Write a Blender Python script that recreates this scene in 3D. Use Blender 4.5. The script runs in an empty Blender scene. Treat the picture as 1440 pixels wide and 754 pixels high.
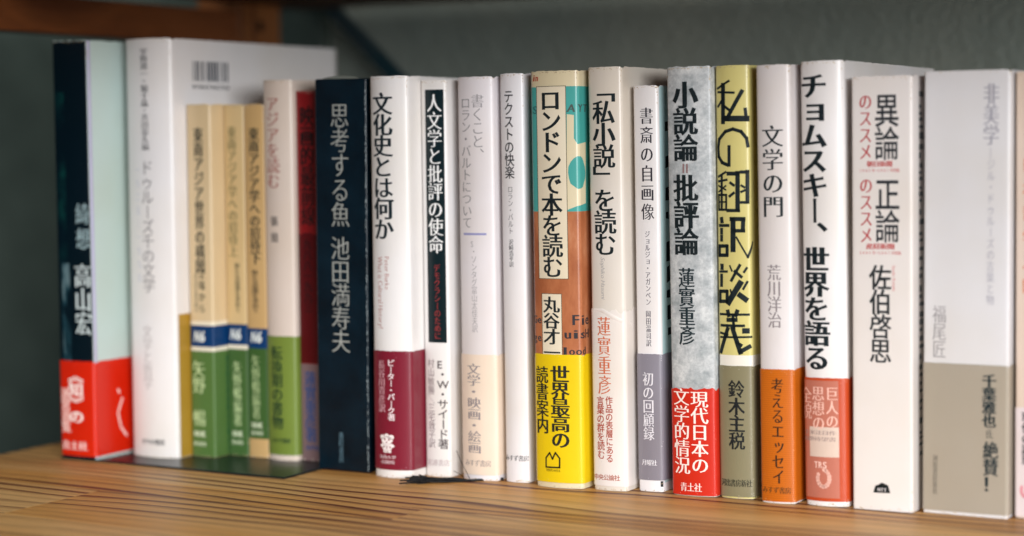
import bpy, bmesh, math, random, bisect
from mathutils import Vector, Matrix, noise

MM = 0.001
random.seed(7)
scn = bpy.context.scene
col = scn.collection

# ------------------------------------------------------------------ camera
cd = bpy.data.cameras.new('camera'); cam = bpy.data.objects.new('camera', cd); col.objects.link(cam); scn.camera = cam
TH, PITCH, ROLL = math.radians(29.2), math.atan(175/2760.0), math.radians(0.53)
right = Vector((math.cos(TH), math.sin(TH), 0)); fh = Vector((-math.sin(TH), math.cos(TH), 0)); up = Vector((0, 0, 1))
fwd = fh*math.cos(PITCH) - up*math.sin(PITCH); upc = up*math.cos(PITCH) + fh*math.sin(PITCH)
rr = right*math.cos(ROLL) - upc*math.sin(ROLL); ur = upc*math.cos(ROLL) + right*math.sin(ROLL)
m = Matrix((rr, ur, -fwd)).transposed().to_4x4(); m.translation = Vector((460, -820, 162))*MM
cam.matrix_world = m
cd.sensor_width = 36; cd.lens = 36*2760/1440.0
cd.clip_start = 0.05; cd.clip_end = 50
cd.dof.use_dof = True; cd.dof.focus_distance = 0.905; cd.dof.aperture_fstop = 3.5; cd.dof.aperture_blades = 0

# ------------------------------------------------------------------ world, light, exposure
w = bpy.data.worlds.new('World'); scn.world = w; w.use_nodes = True
bg = w.node_tree.nodes['Background']; bg.inputs[0].default_value = (0.3, 0.72, 0.9, 1); bg.inputs[1].default_value = 0.05
def area(name, loc, target, sx, sy, power, colour):
    l = bpy.data.lights.new(name, 'AREA'); l.shape = 'RECTANGLE'; l.size = sx; l.size_y = sy; l.energy = power; l.color = colour
    o = bpy.data.objects.new(name, l); col.objects.link(o); o.location = loc
    o.rotation_euler = (Vector(target) - Vector(loc)).to_track_quat('-Z', 'Y').to_euler(); return o
area('window_light', (1.5, -1.4, 0.40), (0, 0, 0.1), 0.9, 0.5, 43, (0.965, 0.98, 1.0))
area('fill_light', (0.7, -2.1, 1.6), (0, -0.1, 0.0), 1.4, 1.0, 34, (1.0, 0.97, 0.935))  # unseen fill lamp, added to brighten the shelf top and spines
scn.view_settings.view_transform = 'Standard'; scn.view_settings.look = 'None'
scn.view_settings.exposure = 0.08; scn.view_settings.gamma = 1; scn.view_settings.use_curve_mapping = False
scn.cycles.use_denoising = True

# ------------------------------------------------------------------ materials
def lin(h):
    c = [int(h[i:i+2], 16)/255 for i in (1, 3, 5)]
    return tuple(x/12.92 if x <= .04045 else ((x+.055)/1.055)**2.4 for x in c) + (1,)
def new_mat(name):
    m = bpy.data.materials.new(name); m.use_nodes = True; nt = m.node_tree
    return m, nt, nt.nodes, nt.links, nt.nodes['Principled BSDF']
def ramp(N, stops):
    r = N.new('ShaderNodeValToRGB'); e = r.color_ramp.elements
    while len(e) < len(stops): e.new(.5)
    for k, (p, c) in zip(e, stops): k.position = p; k.color = c
    return r
def mix(N, L, f, a, b, mode='MIX'):
    x = N.new('ShaderNodeMix'); x.data_type = 'RGBA'; x.blend_type = mode
    for s, v in ((0, f), (6, a), (7, b)):
        if hasattr(v, 'links'): L.new(v, x.inputs[s])
        else: x.inputs[s].default_value = v
    return x.outputs[2]
def tex(N, L, kind, scale, detail=3, vec=None, **k):
    t = N.new('ShaderNodeTex'+kind); t.inputs['Scale'].default_value = scale
    if 'Detail' in t.inputs: t.inputs['Detail'].default_value = detail
    for a, v in k.items(): t.inputs[a].default_value = v
    if vec is not None: L.new(vec, t.inputs['Vector'])
    return t
def coords(N, L, scale=(1, 1, 1), rnd=True):
    c = N.new('ShaderNodeTexCoord'); mp = N.new('ShaderNodeMapping'); mp.inputs['Scale'].default_value = scale
    L.new(c.outputs['Object'], mp.inputs['Vector'])
    if rnd:
        oi = N.new('ShaderNodeObjectInfo'); vm = N.new('ShaderNodeVectorMath'); vm.operation = 'SCALE'
        L.new(oi.outputs['Random'], vm.inputs['Scale']); vm.inputs[0].default_value = (7, 3, 5); L.new(vm.outputs[0], mp.inputs['Location'])
    return mp.outputs['Vector']
CACHE = {}
def paper(hexc, rough=.42, wear=.35, kind='', coat=.25):
    """coated or uncoated printed paper: fine grain, faint yellowing and rubbed specks"""
    key = ('p', hexc, rough, wear, kind)
    if key in CACHE: return CACHE[key]
    m, nt, N, L, P = new_mat('printed_paper'); c = lin(hexc); v = coords(N, L)
    n1 = tex(N, L, 'Noise', 18, 4, v)
    r1 = ramp(N, [(.35, (0, 0, 0, 1)), (.75, (1, 1, 1, 1))]); L.new(n1.outputs['Fac'], r1.inputs[0])
    aged = (c[0]*.93, c[1]*.90, c[2]*.84, 1)
    out = mix(N, L, r1.outputs[0], c, aged)
    n2 = tex(N, L, 'Noise', 900, 2, v)
    r2 = ramp(N, [(.72, (0, 0, 0, 1)), (.80, (wear, wear, wear, 1))]); L.new(n2.outputs['Fac'], r2.inputs[0])
    lum = .3*c[0]+.6*c[1]+.1*c[2]
    speck = tuple(min(1, x*1.0+.12) for x in c[:3])+(1,) if lum < .5 else tuple(x*.8 for x in c[:3])+(1,)
    out = mix(N, L, r2.outputs[0], out, speck)
    if kind == 'marble':
        a = tex(N, L, 'Noise', 95, 6, v, Roughness=.7); ra = ramp(N, [(.36, lin('#a4abad')), (.5, lin('#c2c6c7')), (.66, lin('#dfe1e0'))]); L.new(a.outputs['Fac'], ra.inputs[0])
        b = tex(N, L, 'Noise', 420, 5, v, Roughness=.8); rb = ramp(N, [(.40, (.80, .81, .82, 1)), (.55, (1, 1, 1, 1))]); L.new(b.outputs['Fac'], rb.inputs[0])
        out = mix(N, L, 1.0, ra.outputs[0], rb.outputs[0], 'MULTIPLY')
    if kind == 'mottle':
        a = tex(N, L, 'Noise', 60, 6, coords(N, L, (1, 1, .35)), Roughness=.65); ra = ramp(N, [(.34, lin('#a05a36')), (.52, lin('#bb744c')), (.68, lin('#d0946e'))]); L.new(a.outputs['Fac'], ra.inputs[0])
        out = ra.outputs[0]
    if kind.startswith('photo'):
        a = tex(N, L, 'Noise', 85, 5, coords(N, L, (1, 1, .5)), Roughness=.6, Distortion=.8)
        hi = lin('#7d979c') if kind == 'photo1' else lin('#0d4540')
        ra = ramp(N, [(.42, lin('#03141e')), (.55, lin('#1f414c') if kind == 'photo1' else lin('#06262a')), (.7, hi)]); L.new(a.outputs['Fac'], ra.inputs[0])
        out = ra.outputs[0]
    if kind == 'weave':
        wv = tex(N, L, 'Wave', 330, 0, v); wv.bands_direction = 'Z'
        rb = ramp(N, [(.2, (.86, .86, .86, 1)), (.8, (1, 1, 1, 1))]); L.new(wv.outputs['Fac'], rb.inputs[0])
        out = mix(N, L, 1.0, out, rb.outputs[0], 'MULTIPLY')
    if kind == 'scuff':
        a = tex(N, L, 'Noise', 130, 6, v, Roughness=.75); ra = ramp(N, [(.66, (0, 0, 0, 1)), (.72, (.8, .8, .8, 1))]); L.new(a.outputs['Fac'], ra.inputs[0])
        out = mix(N, L, ra.outputs[0], out, lin('#e9a593'))
    if kind == 'case':
        a = tex(N, L, 'Noise', 40, 6, v, Roughness=.7); ra = ramp(N, [(.35, c), (.85, lin('#082432'))]); L.new(a.outputs['Fac'], ra.inputs[0])
        out = ra.outputs[0]
        g = N.new('ShaderNodeNewGeometry')
    L.new(out, P.inputs['Base Color']); P.inputs['Roughness'].default_value = rough
    P.inputs['Coat Weight'].default_value = coat*(.35 if lum < .05 else 1); P.inputs['Coat Roughness'].default_value = .25; P.inputs['Specular IOR Level'].default_value = .28 if lum < .05 else .4
    nb = tex(N, L, 'Noise', 55, 3, coords(N, L, (1, 1, .16)))
    nf = tex(N, L, 'Noise', 1500, 2, v)
    b1 = N.new('ShaderNodeBump'); b1.inputs['Strength'].default_value = .32; b1.inputs['Distance'].default_value = .0009; L.new(nb.outputs['Fac'], b1.inputs['Height'])
    b2 = N.new('ShaderNodeBump'); b2.inputs['Strength'].default_value = .18; b2.inputs['Distance'].default_value = .00012; L.new(nf.outputs['Fac'], b2.inputs['Height']); L.new(b1.outputs[0], b2.inputs['Normal'])
    L.new(b2.outputs[0], P.inputs['Normal'])
    CACHE[key] = m; return m
def ink(hexc):
    key = ('i', hexc)
    if key in CACHE: return CACHE[key]
    m, nt, N, L, P = new_mat('ink'); c = lin(hexc); v = coords(N, L)
    n = tex(N, L, 'Noise', 700, 3, v); r = ramp(N, [(.3, c), (.8, tuple(min(1, x*1.15+.012) for x in c[:3])+(1,))]); L.new(n.outputs['Fac'], r.inputs[0])
    L.new(r.outputs[0], P.inputs['Base Color']); P.inputs['Roughness'].default_value = .55; P.inputs['Specular IOR Level'].default_value = .25
    CACHE[key] = m; return m
def page_mat():
    m, nt, N, L, P = new_mat('page_edges'); v = coords(N, L, (1, 0.02, 0.02))
    n = tex(N, L, 'Noise', 2600, 2, v); r = ramp(N, [(.3, lin('#bfae8c')), (.7, lin('#e6dac0'))]); L.new(n.outputs['Fac'], r.inputs[0])
    L.new(r.outputs[0], P.inputs['Base Color']); P.inputs['Roughness'].default_value = .8
    b = N.new('ShaderNodeBump'); b.inputs['Strength'].default_value = .5; b.inputs['Distance'].default_value = .0003; L.new(n.outputs['Fac'], b.inputs['Height']); L.new(b.outputs[0], P.inputs['Normal'])
    return m
def pine(name, light, mid, dark, bump=.25, ringscale=95, axis=0, knots=True):
    """flat-sawn pine: growth rings along the board, fine fibres, warm late wood"""
    m, nt, N, L, P = new_mat(name)
    tc = N.new('ShaderNodeTexCoord'); oi = N.new('ShaderNodeObjectInfo')
    off = N.new('ShaderNodeVectorMath'); off.operation = 'SCALE'; off.inputs[0].default_value = (3.1, 1.7, .9); L.new(oi.outputs['Random'], off.inputs['Scale'])
    add = N.new('ShaderNodeVectorMath'); L.new(tc.outputs['Object'], add.inputs[0]); L.new(off.outputs[0], add.inputs[1])
    base = add.outputs[0]
    if axis == 1:
        rot = N.new('ShaderNodeMapping'); rot.inputs['Rotation'].default_value = (0, 0, math.pi/2); L.new(base, rot.inputs['Vector']); base = rot.outputs[0]
    def mp(s):
        q = N.new('ShaderNodeMapping'); q.inputs['Scale'].default_value = s; L.new(base, q.inputs['Vector']); return q.outputs[0]
    warp = tex(N, L, 'Noise', 1, 3, mp((1.7, 6, 6)))                   # slow wander of the rings
    warp2 = tex(N, L, 'Noise', 1, 2, mp((6, 50, 20)))
    sep = N.new('ShaderNodeSeparateXYZ'); L.new(base, sep.inputs[0])
    def math_(op, a, b=0.0, c=None):
        x = N.new('ShaderNodeMath'); x.operation = op
        for i, v in enumerate((a, b) if c is None else (a, b, c)):
            if hasattr(v, 'links'): L.new(v, x.inputs[i])
            else: x.inputs[i].default_value = v
        return x.outputs[0]
    y = math_('MULTIPLY', sep.outputs['Y'], ringscale)
    y = math_('ADD', y, math_('MULTIPLY', warp.outputs['Fac'], 8.5))
    y = math_('ADD', y, math_('MULTIPLY', warp2.outputs['Fac'], .9))
    ringn = tex(N, L, 'Noise', 1, 2, mp((1.2, 16, 8)))                 # where rings crowd or thin out
    fr = math_('FRACT', y)
    late = ramp(N, [(0, (0, 0, 0, 1)), (.5, (.08,)*3+(1,)), (.84, (.8,)*3+(1,)), (.93, (1, 1, 1, 1)), (1, (0, 0, 0, 1))]); L.new(fr, late.inputs[0])
    fr2 = math_('FRACT', math_('MULTIPLY', y, 2.7)); late2 = ramp(N, [(0, (0, 0, 0, 1)), (.7, (.5,)*3+(1,)), (1, (.0,)*3+(1,))]); L.new(fr2, late2.inputs[0])
    amp = ramp(N, [(.42, (.22,)*3+(1,)), (.56, (1,)*3+(1,))]); L.new(ringn.outputs['Fac'], amp.inputs[0])
    rings = math_('MULTIPLY', math_('ADD', math_('MULTIPLY', late.outputs[0], 1.25), math_('MULTIPLY', late2.outputs[0], .5)), amp.outputs[0])
    tone = tex(N, L, 'Noise', 1, 3, mp((3, 22, 10))); tr = ramp(N, [(.36, lin(light)), (.62, lin(mid))]); L.new(tone.outputs['Fac'], tr.inputs[0])
    out = mix(N, L, rings, tr.outputs[0], lin(dark))
    fib = tex(N, L, 'Noise', 1, 4, mp((60, 2600, 900)), Roughness=.7); fr_ = ramp(N, [(.3, (.70,)*3+(1,)), (.65, (1.06, 1.05, 1.03, 1))]); L.new(fib.outputs['Fac'], fr_.inputs[0])
    out = mix(N, L, 1.0, out, fr_.outputs[0], 'MULTIPLY')
    pore = tex(N, L, 'Noise', 1, 1, mp((260, 900, 400))); pr = ramp(N, [(.74, (1, 1, 1, 1)), (.80, (.55, .45, .38, 1))]); L.new(pore.outputs['Fac'], pr.inputs[0])
    out = mix(N, L, .8, out, pr.outputs[0], 'MULTIPLY')
    L.new(out, P.inputs['Base Color'])
    rg = ramp(N, [(.2, (.46,)*3+(1,)), (.8, (.62,)*3+(1,))]); L.new(fib.outputs['Fac'], rg.inputs[0]); L.new(rg.outputs[0], P.inputs['Roughness'])
    P.inputs['Coat Weight'].default_value = .12; P.inputs['Coat Roughness'].default_value = .35
    hsum = math_('ADD', fib.outputs['Fac'], math_('MULTIPLY', rings, 1.4))
    b = N.new('ShaderNodeBump'); b.inputs['Strength'].default_value = bump*1.6; b.inputs['Distance'].default_value = .0004; L.new(hsum, b.inputs['Height']); L.new(b.outputs[0], P.inputs['Normal'])
    return m
def plaster():
    m, nt, N, L, P = new_mat('painted_plaster'); v = coords(N, L, rnd=False)
    n = tex(N, L, 'Noise', 6, 4, v); r = ramp(N, [(.3, lin('#7d8881')), (.7, lin('#909489'))]); L.new(n.outputs['Fac'], r.inputs[0]); L.new(r.outputs[0], P.inputs['Base Color'])
    P.inputs['Roughness'].default_value = .7
    b1 = tex(N, L, 'Noise', 260, 3, v); b2 = tex(N, L, 'Noise', 45, 2, v); a = N.new('ShaderNodeMath'); L.new(b1.outputs['Fac'], a.inputs[0]); L.new(b2.outputs['Fac'], a.inputs[1])
    b = N.new('ShaderNodeBump'); b.inputs['Strength'].default_value = .6; b.inputs['Distance'].default_value = .003; L.new(a.outputs[0], b.inputs['Height']); L.new(b.outputs[0], P.inputs['Normal'])
    return m
def metal(hexc, rough=.35, metallic=.0, coat=.6):
    m, nt, N, L, P = new_mat('painted_steel'); v = coords(N, L)
    n = tex(N, L, 'Noise', 30, 4, v); c = lin(hexc); r = ramp(N, [(.3, c), (.8, tuple(min(1, x*1.4+.004) for x in c[:3])+(1,))]); L.new(n.outputs['Fac'], r.inputs[0]); L.new(r.outputs[0], P.inputs['Base Color'])
    P.inputs['Roughness'].default_value = rough; P.inputs['Metallic'].default_value = metallic; P.inputs['Coat Weight'].default_value = coat; P.inputs['Coat Roughness'].default_value = .12
    nf = tex(N, L, 'Noise', 900, 2, v); b = N.new('ShaderNodeBump'); b.inputs['Strength'].default_value = .15; b.inputs['Distance'].default_value = .0002; L.new(nf.outputs['Fac'], b.inputs['Height']); L.new(b.outputs[0], P.inputs['Normal'])
    return m
PAGES = page_mat(); BOARD = paper('#cfc6b6', .6, .2)

# ------------------------------------------------------------------ object helpers
def empty(name, loc=(0, 0, 0), label=None, cat=None, group=None):
    o = bpy.data.objects.new(name, None); col.objects.link(o); o.location = Vector(loc)*MM; o.empty_display_size = .01
    tag(o, label, cat, group); return o
def tag(o, label=None, cat=None, group=None, kind=None):
    for k, v in (('label', label), ('category', cat), ('group', group), ('kind', kind)):
        if v: o[k] = v
    return o
def link(name, bm, mat, parent=None, smooth=False):
    me = bpy.data.meshes.new(name); bm.to_mesh(me); bm.free(); me.materials.append(mat)
    if smooth: me.polygons.foreach_set('use_smooth', [True]*len(me.polygons))
    o = bpy.data.objects.new(name, me); col.objects.link(o)
    if parent: o.parent = parent
    return o
def box_bm(x0, x1, y0, y1, z0, z1, bev=0.0, seg=2):
    bm = bmesh.new(); bmesh.ops.create_cube(bm, size=1)
    for v in bm.verts: v.co = Vector(((x0+x1)/2 + v.co.x*(x1-x0), (y0+y1)/2 + v.co.y*(y1-y0), (z0+z1)/2 + v.co.z*(z1-z0)))*MM
    if bev: bmesh.ops.bevel(bm, geom=list(bm.edges), offset=bev*MM, segments=seg, profile=.5, affect='EDGES')
    return bm

def profile(w, sag, r, D, n=16, m=5):
    """open outline of a book seen from above, left rear -> round the spine -> right rear, as (x, y, nx, ny)"""
    pts = []
    a = math.atan2(4*sag, w) if sag > 0 else 0.0          # slope of the spine arc at its ends
    a = min(a, 1.0)
    hw = w/2 - r*(1 - math.sin(a))                         # half width of the arc itself
    R = hw/math.sin(a) if a > 1e-4 else None
    y0 = -r*0 
    arc = []
    for i in range(n+1):
        if R:
            t = -a + 2*a*i/n
            arc.append((R*math.sin(t), -(R*math.cos(t) - R*math.cos(a)), math.sin(t), -math.cos(t)))
        else:
            arc.append((-hw + 2*hw*i/n, 0.0, 0.0, -1.0))
    ey = arc[-1][1]
    cx, cy = arc[-1][0] - r*math.sin(a), ey + r*math.cos(a)  # corner circle centre
    right = []
    for i in range(1, m+1):
        t = a + (math.pi/2 - a)*i/m
        right.append((cx + r*math.sin(t), cy - r*math.cos(t), math.sin(t), -math.cos(t)))
    right.append((cx + r, D, 1.0, 0.0))
    left = [(-x, y, -nx, ny) for x, y, nx, ny in reversed(right)]
    return left + arc + right

class Wrap:
    """arc length along the outline -> point; u = 0 on the middle of the spine, u > 0 to the right"""
    def __init__(s, w, sag, r, D):
        s.p = profile(w, sag, r, D); s.L = [0.0]
        for a, b in zip(s.p, s.p[1:]): s.L.append(s.L[-1] + math.hypot(b[0]-a[0], b[1]-a[1]))
        s.half = s.L[-1]/2
    def at(s, u, off=0.0):
        t = min(max(u + s.half, 0.0), s.L[-1])
        k = min(max(bisect.bisect_right(s.L, t) - 1, 0), len(s.p) - 2)
        a, b = s.p[k], s.p[k+1]; f = (t - s.L[k])/max(s.L[k+1] - s.L[k], 1e-9)
        q = [a[i] + (b[i]-a[i])*f for i in range(4)]
        return q[0] + q[2]*off, q[1] + q[3]*off, q[2], q[3]
# ------------------------------------------------------------------ lettering: flat glyphs laid on the curved paper
GLYPH = {}
def glyph(ch):
    """triangulated outline of one character as (verts, tris, miter data), in em units about the cell centre"""
    if ch in GLYPH: return GLYPH[ch]
    cu = bpy.data.curves.new('glyph', 'FONT'); cu.body = ch; cu.size = 1.0; cu.resolution_u = 3; cu.fill_mode = 'FRONT'
    ob = bpy.data.objects.new('glyph', cu); me = bpy.data.meshes.new_from_object(ob)
    bm = bmesh.new(); bm.from_mesh(me); bpy.data.objects.remove(ob); bpy.data.meshes.remove(me); bpy.data.curves.remove(cu)
    bmesh.ops.remove_doubles(bm, verts=bm.verts, dist=.0008)
    bmesh.ops.triangulate(bm, faces=bm.faces)
    data = []
    for v in bm.verts:
        ns = []
        for e in v.link_edges:
            if len(e.link_faces) != 1: continue
            d = (e.verts[1].co - e.verts[0].co).xy
            if d.length < 1e-7: continue
            n = Vector((d.y, -d.x)).normalized(); f = e.link_faces[0].calc_center_median().xy
            if n.dot(f - e.verts[0].co.xy) > 0: n = -n
            ns.append(n)
        data.append(ns[:2])
    bm.verts.index_update()
    r = ([v.co.xy.copy() for v in bm.verts], [[v.index for v in f.verts] for f in bm.faces], data)
    bm.free(); GLYPH[ch] = r; return r
def em_box():
    V = glyph('国')[0]; x = [v.x for v in V]; y = [v.y for v in V]
    return (min(x)+max(x))/2, (min(y)+max(y))/2, (max(y)-min(y))/.93
EX, EY, EM = em_box()
STYLE = {'M': (.024, -.010), 'B': (.038, .006), 'BB': (.056, .012), 'B2': (.022, .012), 'L': (-.001, -.010), 'G': (.012, .012), 'X': (.036, .028)}
def stroked(ch, st):
    V, F, D = glyph(ch); a, b = STYLE[st]; k = 1.0 if a < 0 else max(.4, min(1, 1.25 - len(V)/170)); a *= EM*k; b *= EM*(k if b > 0 else 1); out = []
    for v, ns in zip(V, D):
        if not ns: out.append(v.copy()); continue
        off = lambda n: a*n.x*n.x + b*n.y*n.y
        if len(ns) == 1: d = ns[0]*off(ns[0])
        else:
            n1, n2 = ns; det = n1.x*n2.y - n1.y*n2.x
            if abs(det) < .25: n = (n1+n2); d = n.normalized()*off(n.normalized()) if n.length > 1e-3 else Vector((0, 0))
            else:
                o1, o2 = off(n1), off(n2); d = Vector(((o1*n2.y - o2*n1.y)/det, (n1.x*o2 - n2.x*o1)/det))
        out.append(v + d)
    return out, F
def cell(bm, ch, st, cx, cz, w, h, rot=False, slant=0, natural=False):
    V, F = stroked(ch, st); vs = []
    if natural: x0 = min(v.x for v in V); x1 = max(v.x for v in V)
    for v in V:
        x, y = (v.x - EX)/EM, (v.y - EY)/EM
        if natural: x = (v.x - (x0+x1)/2)/max(x1-x0, EM*.3)*.86
        if rot: x, y = y, -x
        if ch in '、。': x, y = x + .62, y + .62
        if ch in 'ィッョォァャュ' and not rot: x, y = x + .08, y + .06
        vs.append(bm.verts.new((cx + (x + slant*y)*w, 0, cz + y*h)))
    for f in F:
        try: bm.faces.new([vs[i] for i in f])
        except ValueError: pass
ROT = 'ー―／〜'
def text_v(s, u, z, w, st, fill=1.0):
    bm = bmesh.new(); n = len(s); p = (z[0]-z[1])/n
    for i, c in enumerate(s):
        if c == '　': continue
        cell(bm, c, st, u, z[0] - p*(i+.5), w*1.0, min(p*1.02*fill, w*1.34), rot=c in ROT)
    return bm
def text_h(s, u, z, h, st, slant=0):
    bm = bmesh.new(); n = len(s); p = (u[1]-u[0])/n; lat = all(ord(c) < 128 for c in s)
    for i, c in enumerate(s):
        cell(bm, c, st, u[0] + p*(i+.5), z, p*1.0, h*(1.22 if lat else 1.04), slant=slant, natural=lat)
    return bm
def text_r(s, u, z, w, st, slant=0):
    """a line of Latin type turned to read downwards"""
    bm = bmesh.new(); x = 0; cells = []
    for c in s:
        if c == ' ': x += .3; continue
        V, F = stroked(c, st); x0 = min(v.x for v in V)/EM; x1 = max(v.x for v in V)/EM; cells.append((c, x - x0)); x += (x1 - x0) + .09
    k = (z[0]-z[1])/x
    for c, dx in cells:
        V, F = stroked(c, st)
        vs = [bm.verts.new((u + (v.y/EM - .36)*w*1.25, 0, z[0] - (v.x/EM + dx + slant*v.y/EM)*k)) for v in V]
        for f in F: bm.faces.new([vs[i] for i in f])
    return bm
def lay(name, bm, wrap, off, mat, parent):
    """bend a flat (u, z) mesh round the outline of a book"""
    us = [v.co.x for v in bm.verts]; a, b = min(us), max(us)
    marks = [t - wrap.half for t in wrap.L if a + .02 < t - wrap.half < b - .02]
    for q in marks:
        bmesh.ops.bisect_plane(bm, geom=bm.verts[:] + bm.edges[:] + bm.faces[:], dist=1e-5, plane_co=(q, 0, 0), plane_no=(1, 0, 0))
    N_ = []
    for v in bm.verts:
        x, y, nx, ny = wrap.at(v.co.x, off); v.co = Vector((x, y, v.co.z))*MM; N_.append(Vector((nx, ny, 0)).normalized())
    # face outwards
    bm.normal_update()
    for f in bm.faces:
        c = f.calc_center_median(); out = Vector((1 if c.x > 0 else -1, 0, 0)) if c.y > wrap.ry*MM else Vector((0, -1, 0))
        if f.normal.dot(out) < 0: f.normal_flip()
    o = link(name, bm, mat, parent, True); o.data.normals_split_custom_set_from_vertices(N_); return o
def rect_bm(u, z, nz=1):
    bm = bmesh.new(); rows = []
    for k in range(nz+1):
        zz = z[0] + (z[1]-z[0])*k/nz; rows.append((bm.verts.new((u[0], 0, zz)), bm.verts.new((u[1], 0, zz))))
    for a, b in zip(rows, rows[1:]): bm.faces.new((a[0], a[1], b[1], b[0]))
    return bm
def poly_bm(p):
    bm = bmesh.new(); f = bm.faces.new([bm.verts.new((u, 0, z)) for u, z in p]); bmesh.ops.triangulate(bm, faces=[f]); return bm
def strokes_bm(lines, w):
    bm = bmesh.new()
    for ln in lines:
        for (x0, z0), (x1, z1) in zip(ln, ln[1:]):
            d = Vector((x1-x0, z1-z0)); d.normalize(); n = Vector((-d.y, d.x))*w/2; e = d*w*.35
            bm.faces.new([bm.verts.new((x, 0, z)) for x, z in ((x0-e.x+n.x, z0-e.y+n.y), (x0-e.x-n.x, z0-e.y-n.y), (x1+e.x-n.x, z1+e.y-n.y), (x1+e.x+n.x, z1+e.y+n.y))])
    return bm
def blob(bm, cx, cz, rx, rz, n=14, jit=.12):
    vs = []
    for i in range(n):
        t = 2*math.pi*i/n; k = 1 + random.uniform(-jit, jit); vs.append(bm.verts.new((cx + rx*math.cos(t)*k, 0, cz + rz*math.sin(t)*k)))
    bm.faces.new(vs)
def shell(name, wrap, z0, z1, off, th, mat, parent, torn=.15, seed=0, lo_j=.05):
    """a sheet of paper folded round the book: outer face, inner face and cut edges"""
    us = []
    L = [t - wrap.half for t in wrap.L]
    for a, b in zip(L, L[1:]):
        n = max(1, int((b-a)/(1.2 if abs(a) < 30 and abs(b) < 60 else 4.0)))
        if b - a > 20: n = int((b-a)/2.5)
        us += [a + (b-a)*i/n for i in range(n)]
    us.append(L[-1])
    bm = bmesh.new(); zs = 5; R = []; hw_ = wrap.half - (wrap.L[-1] - wrap.L[-2]); nr = random.Random(seed*13+1); nick = [nr.uniform(.3, 1.3) if torn > .05 else 0, nr.uniform(.2, 1.1) if torn > .05 else 0]
    for u in us:
        j = noise.noise(Vector((u*.35, seed*7.1, 0)))*torn + noise.noise(Vector((u*1.4, seed*3.3, 5)))*torn*.7
        if torn > .8: j += (abs(noise.noise(Vector((u*.22, seed, 9))))*-2.2)*torn*.6
        j -= nick[0]*math.exp(-((u + hw_)/1.1)**2) + nick[1]*math.exp(-((u - hw_)/1.1)**2)
        jb = noise.noise(Vector((u*.3, seed*5.1, 2)))*lo_j
        ro = []
        for k in range(zs+1):
            f = k/zs; z = z0 + jb*(1-f) + (z1 + j - z0)*f
            bow = .10*noise.noise(Vector((u*.08, f*2.5, seed)))
            x, y, _, _ = wrap.at(u, off + max(0, bow) if off > .2 else off)
            ro.append(bm.verts.new(Vector((x, y, z))*MM))
        ri = []
        for k in (0, zs):
            f = k/zs; z = z0 + jb*(1-f) + (z1 + j - z0)*f
            x, y, _, _ = wrap.at(u, off - th); ri.append(bm.verts.new(Vector((x, y, z))*MM))
        R.append((ro, ri))
    for (a, ai), (b, bi) in zip(R, R[1:]):
        for k in range(zs): bm.faces.new((a[k], b[k], b[k+1], a[k+1]))
        bm.faces.new((ai[0], ai[1], bi[1], bi[0]))
        for f in (bm.faces.new((a[-1], b[-1], bi[1], ai[1])), bm.faces.new((a[0], ai[0], bi[0], b[0]))):
            for e in f.edges: e.smooth = False
    for ro, ri in (R[0], R[-1]): bm.faces.new(list(ro) + [ri[1], ri[0]])
    bmesh.ops.recalc_face_normals(bm, faces=bm.faces)
    return link(name, bm, mat, parent, True)

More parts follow.
